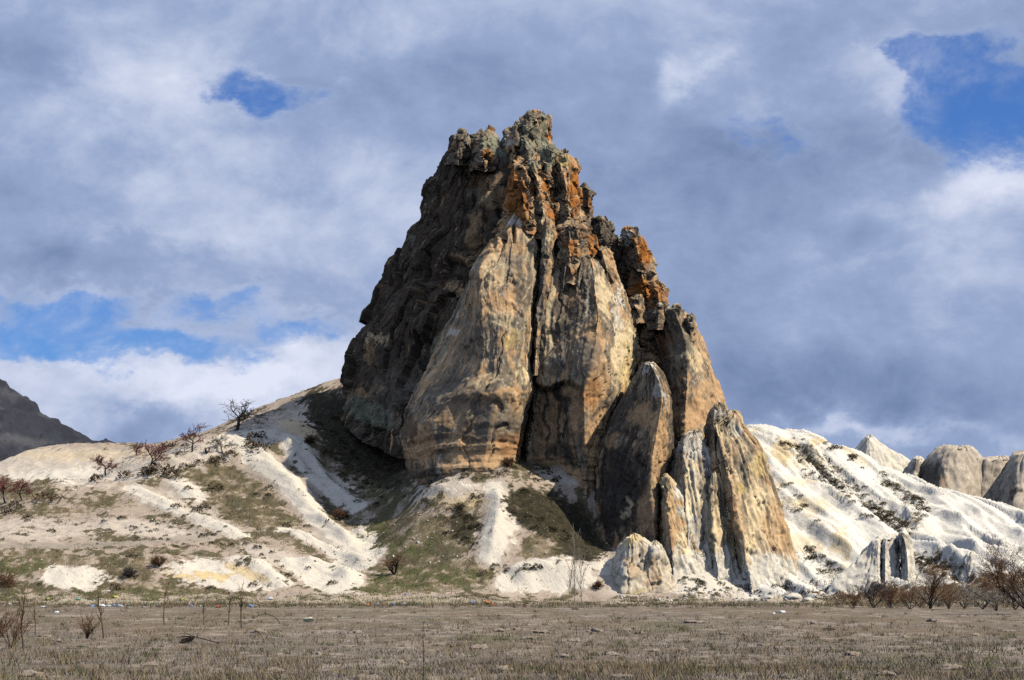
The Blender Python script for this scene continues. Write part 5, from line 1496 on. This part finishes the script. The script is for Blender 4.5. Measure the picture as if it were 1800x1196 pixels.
DK = (np.array([0.035, 0.032, 0.018]), np.array([0.10, 0.09, 0.045]))
BR = (np.array([0.09, 0.06, 0.035]), np.array([0.24, 0.17, 0.10]))
CUSH = [cushion(k, DK) for k in range(4)]
STRAWY = [cushion(k + 9, BR) for k in range(3)]
Z5 = [(520, 790, 20), (545, 838, 22), (610, 777, 30), (260, 842, 30), (140, 788, 22), (125, 862, 26), (660, 817, 16), (682, 822, 18), (655, 835, 14), (768, 790, 20), (790, 803, 18), (750, 842, 20), (782, 832, 18), (856, 822, 18), (872, 802, 14), (902, 826, 12), (945, 857, 16), (692, 877, 16), (770, 882, 16),
      (802, 880, 20), (830, 862, 16), (842, 882, 16), (880, 917, 18), (922, 906, 18), (962, 812, 14), (1000, 816, 14), (1015, 866, 30), (1075, 856, 20), (1095, 842, 14), (1130, 816, 14), (1290, 925, 30), (1312, 958, 20), (1385, 990, 18), (1412, 1018, 18), (1230, 985, 18), (1200, 1003, 20),
      (1545, 1026, 20), (1440, 1062, 24), (1322, 976, 16), (1662, 1102, 34), (1535, 818, 26), (1350, 622, 26), (1282, 657, 22), (1340, 662, 26), (1250, 970, 14), (1360, 945, 20), (735, 820, 12), (712, 805, 10), (705, 845, 12), (905, 1000, 18), (1020, 1090, 14), (930, 1095, 12), (200, 1105, 16), (1530, 548, 16),
      (1010, 905, 16), (1060, 900, 20), (1110, 905, 18), (1160, 910, 22), (1120, 930, 14), (1180, 985, 12), (820, 905, 12), (1230, 905, 22), (1215, 935, 16)]
n_c = 0
for k, (a_, b_, w_) in enumerate(Z5):
    x, y = a_ / 2.848, 640 + b_ / 2.848
    p = hit(x, y)
    link('cushion_shrub', CUSH[k % 4], loc=p - np.array([0, 0, 0.04]), rot=(0, 0, k * 1.3), scale=sized(w_ / 2.848 * 0.78, p), label='small dark cushion shrub dotting the pale slope', cat='shrub', group='dark cushion shrubs on the pale slope')
rng = np.random.default_rng(12)
for k, (x, y, w_) in enumerate([(300, 788, 22), (338, 770, 16), (318, 800, 14), (325, 785, 12), (350, 815, 14), (385, 812, 20), (378, 810, 16), (405, 802, 18), (325, 822, 16), (280, 832, 34), (262, 836, 26), (300, 835, 20), (312, 842, 14), (220, 840, 22), (48, 912, 14), (450, 772, 26), (440, 785, 20), (455, 790, 24),
                                (360, 895, 18), (345, 900, 16), (310, 892, 14), (505, 925, 14), (75, 880, 26), (28, 893, 24), (100, 878, 18), (170, 845, 20), (380, 860, 20), (232, 980, 16), (205, 1038, 20), (370, 1035, 12), (445, 1030, 14), (330, 860, 12), (16, 905, 20)]):
    p = hit(x, y)
    link('straw_shrub', STRAWY[k % 3], loc=p - np.array([0, 0, 0.04]), rot=(0, 0, k * 1.7), scale=sized(w_ * 0.66, p), label='straw brown dry tussock on the crest and slope of the pale hill', cat='shrub', group='straw brown tussocks on the pale hill')


def along(pts, n, jit):
    out = []
    for _ in range(n):
        k = rng.integers(len(pts) - 1)
        t = rng.random()
        a_, b_ = np.array(pts[k]), np.array(pts[k + 1])
        out.append(a_ + (b_ - a_) * t + rng.normal(size=2) * jit)
    return out


RIDGE_SCRUB = [
    ([(1395, 790), (1450, 830), (1500, 870), (1550, 905), (1592, 930)], 85, 10, 'small shrub in the long brown gully band that crosses the white ridge'),
    ([(1560, 852), (1600, 880), (1622, 905)], 20, 7, 'small shrub in the short upper gully near the beige domes'),
    ([(1410, 965), (1450, 985), (1475, 1005)], 18, 6, 'small shrub in the dark strip between ribbed fin and sloping white slab'),
    ([(1610, 980), (1650, 995), (1700, 1015)], 26, 7, 'small shrub on the bank between the tallest white column and the cone'),
    ([(1440, 1015), (1500, 1025), (1560, 1040)], 26, 8, 'small shrub on the ground below the sloping white slab'),
    ([(1180, 1020), (1290, 1035), (1400, 1045)], 36, 9, 'small shrub on the rubble at the feet of the cream fins'),
    ([(1340, 850), (1400, 880), (1440, 905)], 12, 14, 'lone small shrub on the bare white face beside the ribbed fin'),
    ([(1420, 770), (1500, 805), (1560, 840)], 14, 5, 'small shrub along the top edge of the white ridge')]
for pts, cnt, jit, lab in RIDGE_SCRUB:
    for k, (x, y) in enumerate(along(pts, cnt, jit)):
        p = hit(x, y)
        link('gully_shrub', (CUSH + STRAWY)[k % 7], loc=p - np.array([0, 0, 0.05]), rot=(0, 0, k * 1.1), scale=sized(rng.uniform(3.5, 8.0), p), label=lab, cat='shrub', group='scrub on the white ridge: ' + lab[12:])
HOLLOW_SCRUB = [
    ([(740, 880), (790, 895), (850, 880)], 14, 7, 'dark shrub under the pale ledge below the banded cliff foot'),
    ([(800, 905), (830, 930), (810, 960)], 30, 14, 'dark shrub in the thick patch beside the white spur below the cliff'),
    ([(890, 870), (960, 900), (1020, 950)], 24, 16, 'dark shrub on the shaded slope beside the tall dark fin'),
    ([(860, 1010), (920, 1000), (960, 1000)], 14, 5, 'dark shrub on the rim of the low white bank'),
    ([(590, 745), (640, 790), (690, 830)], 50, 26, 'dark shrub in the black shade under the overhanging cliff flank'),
    ([(580, 800), (640, 850), (700, 880)], 20, 14, 'dark shrub on the sunny edge of the hollow by the white spurs'),
    ([(740, 850), (900, 825), (990, 850)], 26, 8, 'dark shrub growing along the very foot of the cliff')]
for pts, cnt, jit, lab in HOLLOW_SCRUB:
    for k, (x, y) in enumerate(along(pts, cnt, jit)):
        p = hit(x, y)
        link('hollow_shrub', (CUSH + STRAWY[:1])[k % 5], loc=p - np.array([0, 0, 0.05]), rot=(0, 0, k * 1.1), scale=sized(rng.uniform(3.5, 8.5), p), label=lab, cat='shrub', group='hollow scrub: ' + lab[5:])


# ------------------------------------------------------------------ grass: far too many blades to count
def blades(name, X, Y, Z, h, w, C, label):
    n = len(X)
    r = np.random.default_rng(len(X))
    a = r.uniform(0, 2 * math.pi, n)
    lean = r.normal(0, 0.45, (n, 2)) * h[:, None]
    side = np.stack([np.cos(a), np.sin(a), 0 * a], 1) * w[:, None]
    b = np.stack([X, Y, Z - 0.02], 1)
    V = np.stack([b - side, b + side, b + np.stack([lean[:, 0], lean[:, 1], h], 1)], 1).reshape(-1, 3)
    me = np_mesh(name, V, np.arange(3 * n).reshape(-1, 3), surf_mat('dry_blade', 0, 1, 0.9, 0.05), np.repeat(C, 3, 0), False)
    return link(name, me, kind='stuff', label=label)


r = np.random.default_rng(77)
n = 215000
Yb = 1 / np.sqrt(r.uniform(1 / 236.0 ** 2, 1 / 46.0 ** 2, n))          # denser towards the camera
Xb = r.uniform(-0.32, 0.32, n) * Yb
Pb = np.stack([Xb, Yb, 0 * Xb], 1)
t1 = fbm(Pb, (3.5, 2.2, 1), 4, 61)
t2 = fbm(Pb, (16, 9, 1), 3, 62)
t3 = fbm(Pb, (5.0, 1.6, 1), 4, 63)
keep = ((t1 + 0.5 * r.normal(size=n)) > -0.35) & (t3 + 0.15 * r.normal(size=n) < 0.1)
tall = np.exp(-((Yb - 212) / 12) ** 2)
t4 = fbm(Pb, (1.1, 1.1, 1), 3, 64)
hb = r.uniform(0.04, 0.14, n) * (1 + 0.6 * t2) * (1 + 1.0 * np.clip(t4, -0.6, 1.2)) + tall * r.uniform(0, 0.4, n)
cb = lerp(np.tile(np.array([0.215, 0.175, 0.14]), (n, 1)), np.array([0.40, 0.34, 0.285]), r.random(n) ** 2)
cb = lerp(cb, np.array([0.14, 0.10, 0.065]), (r.random(n) < 0.3) * 0.8)
cb *= (1 - 0.35 * np.clip(t4 + 0.6 * t1, -0.6, 0.8))[:, None]
cb = lerp(cb, np.array([0.27, 0.18, 0.095]), np.clip(sstep(t2, -0.15, 0.4), 0, 1) * 0.75 * r.random(n))
cb = lerp(cb, np.array([0.44, 0.38, 0.30]), sstep(-t2 + 0.4 * t1, 0.05, 0.5) * 0.6 * r.random(n))
cb = lerp(cb, np.array([0.27, 0.175, 0.085]), np.clip(tall * 0.8 + (t2 > 0.35) * 0.3, 0, 1) * r.random(n))
cb = lerp(cb, np.array([0.11, 0.125, 0.035]), ((t2 + 0.6 * t1) > 0.55) * r.random(n) * 0.8)
pxb, pyb = proj(Pb)
shade_band = np.exp(-(((pyb - 1141 - (1800 - pxb) * -0.02) / 9) ** 2)) * sstep(pxb, 1480, 1700)  # band of dark green blades paints a shadow across the field
cb = lerp(cb, np.array([0.05, 0.055, 0.022]), np.clip(shade_band * 1.3, 0, 1))
nc_ = 2600
Yc = 1 / np.sqrt(r.uniform(1 / 232.0 ** 2, 1 / 48.0 ** 2, nc_))
Yc = np.where(r.random(nc_) < 0.35, r.uniform(196, 231, nc_), Yc)
Xc = r.uniform(-0.31, 0.31, nc_) * Yc
pt = fbm(np.stack([Xc, Yc, 0 * Xc], 1), (9, 9, 1), 3, 66)
hc = r.uniform(0.10, 0.30, nc_) * (1 + 0.8 * np.clip(pt, -0.7, 1.0)) * (1 + 1.2 * (Yc > 190) * sstep(pt, -0.1, 0.5))
cc = lerp(lerp(np.tile(np.array([0.20, 0.15, 0.10]), (nc_, 1)), np.array([0.34, 0.26, 0.15]), r.random(nc_)), np.array([0.10, 0.115, 0.04]), (r.random(nc_) < 0.15) * 1.0)
Xk = np.repeat(Xc, 26) + r.normal(0, 1, nc_ * 26) * np.repeat(hc * 0.55, 26)
Yk = np.repeat(Yc, 26) + r.normal(0, 1, nc_ * 26) * np.repeat(hc * 0.55, 26)
Ck = np.repeat(cc, 26, 0) * r.uniform(0.6, 1.35, nc_ * 26)[:, None]
ne = 700
Xe = r.uniform(-62, 62, ne)
pe = fbm(np.stack([Xe, 0 * Xe, 0 * Xe], 1), 6.0, 4, 67)
ok = pe + 0.25 * r.normal(size=ne) > -0.05
Xe, pe = Xe[ok], pe[ok]
Ye = r.uniform(208, 237, len(Xe))
he = r.uniform(0.3, 0.75, len(Xe)) * (0.7 + np.clip(pe, 0, 0.8))
ce = lerp(lerp(np.tile(np.array([0.20, 0.135, 0.075]), (len(Xe), 1)), np.array([0.31, 0.24, 0.135]), r.random(len(Xe))), np.array([0.10, 0.105, 0.04]), (r.random(len(Xe)) < 0.25) * 1.0)
Xk = np.concatenate([Xk, np.repeat(Xe, 30) + r.normal(0, 0.4, len(Xe) * 30) * np.repeat(he, 30) * 1.6])
Yk = np.concatenate([Yk, np.repeat(Ye, 30) + r.normal(0, 0.4, len(Xe) * 30)])
Ck = np.concatenate([Ck, np.repeat(ce, 30, 0) * r.uniform(0.6, 1.3, len(Xe) * 30)[:, None]])
hk = np.concatenate([np.repeat(hc, 26) * r.uniform(0.5, 1.3, nc_ * 26), np.repeat(he, 30) * r.uniform(0.3, 1.2, len(Xe) * 30)])
blades('tall_weeds', Xk, Yk, terr(Xk, Yk), hk, 0.005 + 0.00006 * Yk, Ck, 'straw and brown tufts standing above the dry grass')
blades('dry_grass', Xb[keep], Yb[keep], terr(Xb, Yb)[keep], hb[keep], (0.006 + 0.00007 * Yb)[keep] * r.uniform(.7, 1.5, keep.sum()), cb[keep], 'grey brown dry grass covering the flat field')
# grass on the slopes, growing where the soil is covered
n = 420000
Yh = r.uniform(229, 318, n)
Xh = r.uniform(-0.262, 0.262, n) * Yh
ii = np.clip(np.searchsorted(XS, Xh), 0, ncx - 1)
jj = np.clip(np.searchsorted(YS, Yh), 0, len(YS) - 1)
kk = jj * ncx + ii
dens = np.where(Xh < 27, veg_field[kk], scr_field[kk] * 0.9)
dens = np.maximum(dens, 0.5 * (Yh < 239) * (Xh < 200)) * (1 - 0.9 * scrub_shade_field[kk])
keep = r.random(n) < dens ** 1.3 * 0.5
Xh, Yh, kk = Xh[keep], Yh[keep], kk[keep]
m = len(Xh)
ch = lerp(np.tile(np.array([0.10, 0.095, 0.045]), (m, 1)), np.array([0.29, 0.235, 0.145]), r.random(m) ** 1.6)
ch = lerp(ch, np.array([0.095, 0.115, 0.034]), np.clip(grn_field[kk] * (Xh < 27) + 0.12 + 0.5 * (Yh < 240), 0, 1) * (r.random(m) < 0.75))
ch = lerp(ch, np.array([0.10, 0.06, 0.035]), (r.random(m) < 0.2) * 0.8)
blades('hill_grass', Xh, Yh, terr(Xh, Yh), r.uniform(0.08, 0.34, m), r.uniform(0.02, 0.05, m), ch, 'thin olive and straw grass over the slopes')


# ------------------------------------------------------------------ soil mounds, stones and litter
def lump(name, seed, mat, flat=0.5, rough=0.25, nu=22, nv=12, sharp=0.0):
    th = np.linspace(0, 2 * math.pi, nu, endpoint=False)
    ph = np.linspace(-0.5 * math.pi + 0.02, 0.5 * math.pi - 0.02, nv)
    A, B = np.meshgrid(th, ph)
    V = np.stack([np.cos(A) * np.cos(B), np.sin(A) * np.cos(B), np.sin(B)], -1).reshape(-1, 3)
    if sharp:
        f1, f2, vv, tl = worley(V, 0.9, seed * 3.1)
        V = V * (1 + sharp * ((vv - .5) + tl))[:, None]
    V = V * (1 + rough * fbm(V, 0.7, 3, seed * 2.7))[:, None] * np.array([1, 0.8, flat])
    return np_mesh(name, V, grid_faces(nv, nu), mat, None, True)


SOILM = plain_mat('loose_pale_soil', (0.27, 0.218, 0.172), 0.95, 0.5, 7.0, spec=0.05)
MND = [lump('soil_mound', k, SOILM, 0.5, 0.75, 30, 14) for k in range(4)]
for k, (x, y, w_) in enumerate([(750, 1108, 17), (795, 1108, 20), (875, 1109, 25), (910, 1106, 16), (953, 1111, 24), (1043, 1110, 30), (1127, 1113, 20), (623, 1112, 20), (607, 1137, 28), (843, 1139, 32), (1073, 1151, 30), (993, 1154, 26), (1275, 1114, 20), (1312, 1117, 18), (1358, 1115, 16), (1199, 1143, 22),
                                (1345, 1134, 26), (1360, 1167, 34), (1591, 1120, 20), (1672, 1176, 40), (1243, 1173, 44), (1147, 1145, 26), (1712, 1116, 18), (100, 1127, 22), (80, 1118, 20), (457, 1112, 34), (60, 1186, 44), (640, 1196, 50), (1090, 1190, 46), (880, 1178, 40), (260, 1170, 34), (1500, 1150, 26), (1775, 1110, 22), (1425, 1096, 18), (560, 1150, 24), (700, 1165, 26), (930, 1122, 30), (1010, 1126, 22), (480, 1180, 36), (1560, 1186, 36), (1220, 1095, 34), (1640, 1092, 22)]):
    p = hit(x, y)
    s_ = sized(w_ * 0.5, p)
    link('soil_mound', MND[k % 4], loc=p - np.array([0, 0, 0.04]), rot=(0, 0, k * 0.9), scale=(s_ * (0.8 + 0.5 * ((k * 7) % 5) / 5), s_ * 1.2, s_ * 0.8), label='low pale mound of loose soil in the dry grass', cat='mound', group='soil mounds in the field')
STN = plain_mat('pale_stone', (0.60, 0.54, 0.44), 0.9, 0.2, 3.0)
STG = plain_mat('grey_stone', (0.34, 0.30, 0.25), 0.9, 0.25, 3.0)
SM = [lump('stone', k + 5, STN if k % 3 else STG, 0.7, 0.2, 12, 8, 0.35) for k in range(5)]
st = along([(1190, 1050), (1240, 1040), (1290, 1052)], 46, 6) + along([(1290, 1052), (1410, 1056)], 26, 4) + along([(1080, 1056), (1180, 1058)], 18, 4)
for k, (x, y) in enumerate(st):
    p = hit(x, min(y, 1062))
    link('stone', SM[k % 5], loc=p, rot=(k, k * .7, k * 1.9), scale=sized(rng.uniform(1.6, 4.2), p), label='small broken stone fallen at the foot of the rock fins', cat='stone', group='fallen stones below the fins')
for lab, pts, cnt, jit in [('loose pale stone in the stony patch below the crest trees', [(395, 812), (440, 802), (480, 780)], 34, 5), ('loose pale stone on the shrub-dotted lower slope', [(60, 940), (200, 930), (330, 900)], 26, 22), ('loose pale stone below the white spurs', [(540, 960), (640, 1010)], 16, 10), ('loose pale stone in the grassy hollow under the cliff', [(700, 960), (760, 930), (820, 980)], 26, 22)]:
    for k, (x, y) in enumerate(along(pts, cnt, jit)):
        p = hit(x, y)
        link('slope_stone', SM[k % 5], loc=p, rot=(k, k * .7, k * 1.9), scale=sized(rng.uniform(1.2, 3.0), p), label=lab, cat='stone', group='slope stones: ' + lab[11:])
for x, y, w_, lab in [(1395, 1052, 17, 'long low white boulder at the foot of the ribbed fin'), (1420, 1056, 11, 'smaller white boulder at the end of the long low one'), (1350, 1053, 11, 'white boulder below the white foot of the ribbed fin')]:
    p = hit(x, y)
    link('boulder', lump('boulder', x * 0.1, STN, 0.5, 0.2, 24, 14, 0.15), loc=p, rot=(0, 0, x), scale=sized(w_, p), label=lab, cat='boulder')


def bag(seed, mat):
    return lump('plastic_bag', seed, mat, 0.62, 0.5, 26, 14, 0.3)


BAGC = dict(blue=(0.16, 0.27, 0.48), white=(0.68, 0.69, 0.70), orange=(0.66, 0.17, 0.05), yellow=(0.48, 0.45, 0.12), green=(0.10, 0.30, 0.21), pale=(0.42, 0.53, 0.65), cream=(0.60, 0.58, 0.40))
BM = {k: [bag(i + len(k), plain_mat('plastic_' + k, v, 0.45, 0.15, 4.0, spec=0.4)) for i in range(2)] for k, v in BAGC.items()}
near = [('yellow', 202, 1051, 7, 'yellow plastic bag thrown below the first white scarp'), ('yellow', 83, 1056, 8, 'flat yellow plastic scrap at the far end of the litter'), ('green', 137, 1055, 6, 'green plastic bag, the bright one near the yellow scrap'), ('yellow', 320, 1055, 6, 'yellow green bag alone under the banded scarp'),
        ('white', 18, 1064, 6, 'white bag at the very edge of the field'), ('white', 76, 1068, 5, 'small white bag near the corner of the field'), ('blue', 162, 1067, 6, 'blue bag leading the heap of blue and white bags'), ('white', 178, 1066, 8, 'white bag in the heap of blue and white bags'),
        ('white', 190, 1067, 6, 'second white bag in the middle of the blue and white heap'), ('blue', 200, 1066, 6, 'blue bag in the middle of the blue and white heap'), ('pale', 211, 1067, 7, 'pale blue bag ending the blue and white heap'), ('green', 225, 1066, 5, 'small green bag just past the blue and white heap'),
        ('white', 99, 1078, 6, 'white bag lying forward in the dry field'), ('blue', 336, 1066, 5, 'blue scrap behind the short dark sapling'), ('white', 353, 1067, 5, 'white scrap by the short dark sapling'), ('orange', 384, 1068, 6, 'orange scrap between the dry saplings'), ('white', 475, 1054, 7, 'white bag alone on the dusty strip'),
        ('blue', 442, 1067, 7, 'blue bag near the tall forked sapling'), ('yellow', 450, 1067, 4, 'yellow scrap touching the blue bag near the forked sapling'), ('orange', 646, 1065, 6, 'faded orange bag at the foot of the green hollow'), ('blue', 664, 1064, 5, 'blue bag next to the faded orange one'), ('blue', 690, 1064, 5, 'dim blue scrap under the hollow'),
        ('pale', 710, 1063, 6, 'pale blue bag under the hollow'), ('blue', 740, 1063, 5, 'small blue bag at the middle of the field edge'), ('pale', 793, 1063, 5, 'pale scrap before the bright blue bag'), ('blue', 829, 1062, 9, 'bright blue bag beside the vivid orange one'), ('white', 843, 1062, 4, 'white scrap between the bright blue and orange bags'),
        ('orange', 857, 1062, 9, 'vivid orange bag at the field edge, brightest litter'), ('yellow', 887, 1051, 4, 'small yellow scrap past the vivid orange bag'), ('white', 633, 1012, 4, 'white scrap below the lowest white spur'), ('blue', 714, 1046, 4, 'tiny blue scrap in the green hollow'),
        ('cream', 543, 1092, 13, 'cream sack lying alone in the dry field'), ('white', 1360, 1080, 5, 'white plastic scrap lying in the field below the ribbed fin'), ('white', 1374, 1077, 7, 'bent white plastic piece beside the smaller white scrap'), ('pale', 276, 1064, 4, 'tiny pale scrap between the first saplings'), ('orange', 868, 1064, 4, 'small orange scrap touching the vivid orange bag')]
for k, (c, x, y, w_, lab) in enumerate(near):
    p = hit(x, y)
    s_ = sized(w_ * 0.8, p)
    link('plastic_bag' if c != 'cream' else 'sack', BM[c][k % 2], loc=p + np.array([0, 0, s_ * 0.22]), rot=(0.1, 0.15, k * 1.9), scale=(s_, s_ * 0.8, s_ * 0.75), label=lab, cat='bag' if c != 'cream' else 'sack', group='litter along the field edge')
# green weeds in the field
GW = [cushion(k + 20, (np.array([0.04, 0.06, 0.015]), np.array([0.12, 0.17, 0.04])), 120) for k in range(2)]
for k, (x, y, w_) in enumerate([(258, 1150, 14), (181, 1171, 10), (208, 1183, 10), (504, 1150, 12), (535, 1151, 10), (560, 1157, 14), (442, 1157, 10), (692, 1103, 16), (1067, 1167, 16), (1390, 1128, 18), (1440, 1128, 20), (1470, 1131, 16), (1236, 1160, 14), (565, 1158, 8)]):
    p = hit(x, y)
    s_ = sized(w_ * 0.5, p)
    link('green_weed', GW[k % 2], loc=p, rot=(0, 0, k), scale=(s_, s_, s_ * 0.5), label='small green weed in the dry grass of the field', cat='weed', group='green weeds in the field')
for x, y, w_, lab in [(1456, 1108, 22, 'dark tangled clump of weeds in the open field'), (410, 1188, 26, 'low dark clump of weeds at the near edge of the field')]:
    p = hit(x, y)
    s_ = sized(w_ * 0.5, p)
    link('weed_clump', CUSH[1], loc=p, scale=(s_, s_, s_ * 0.45), label=lab, cat='weed')
# bird
bv, bf = [], []


def bird_mesh():
    secs = [(-0.26, .006, 0.0), (-0.2, .03, 0), (-0.08, .055, 0), (0.05, .06, 0), (0.14, .04, .01), (0.19, .03, .02), (0.24, .006, .015)]
    V, F = [], []
    for x, rr, dz in secs:
        for k in range(8):
            t = 2 * math.pi * k / 8
            V.append((x, rr * math.cos(t), dz + rr * 0.8 * math.sin(t)))
    for k in range(len(secs) - 1):
        for j in range(8):
            F.append((k * 8 + j, k * 8 + (j + 1) % 8, k * 8 + 8 + (j + 1) % 8, k * 8 + 8 + j))
    for sgn in (-1, 1):
        prof_ = [(0.03, 0.10, -0.08, 0.02), (0.22, 0.12, -0.07, 0.12), (0.42, 0.06, -0.05, 0.10), (0.58, -0.03, -0.06, 0.03)]
        b0 = len(V)
        for yy, xf, xb, zz_ in prof_:
            for x_, dz in ((xf, .008), (xb, .004), (xb, -.004), (xf, -.008)):
                V.append((x_, sgn * yy, zz_ + dz))
        for k in range(3):
            for j in range(4):
                F.append((b0 + k * 4 + j, b0 + k * 4 + (j + 1) % 4, b0 + k * 4 + 4 + (j + 1) % 4, b0 + k * 4 + 4 + j))
    return np_mesh('bird', np.array(V), np.array(F), plain_mat('dark_feather', (0.05, 0.045, 0.04)), None, True)


link('bird', bird_mesh(), loc=at(388, 644, 250), rot=(0.2, 0.05, 1.3), scale=0.55, label='small dark bird gliding in the open sky', cat='bird')
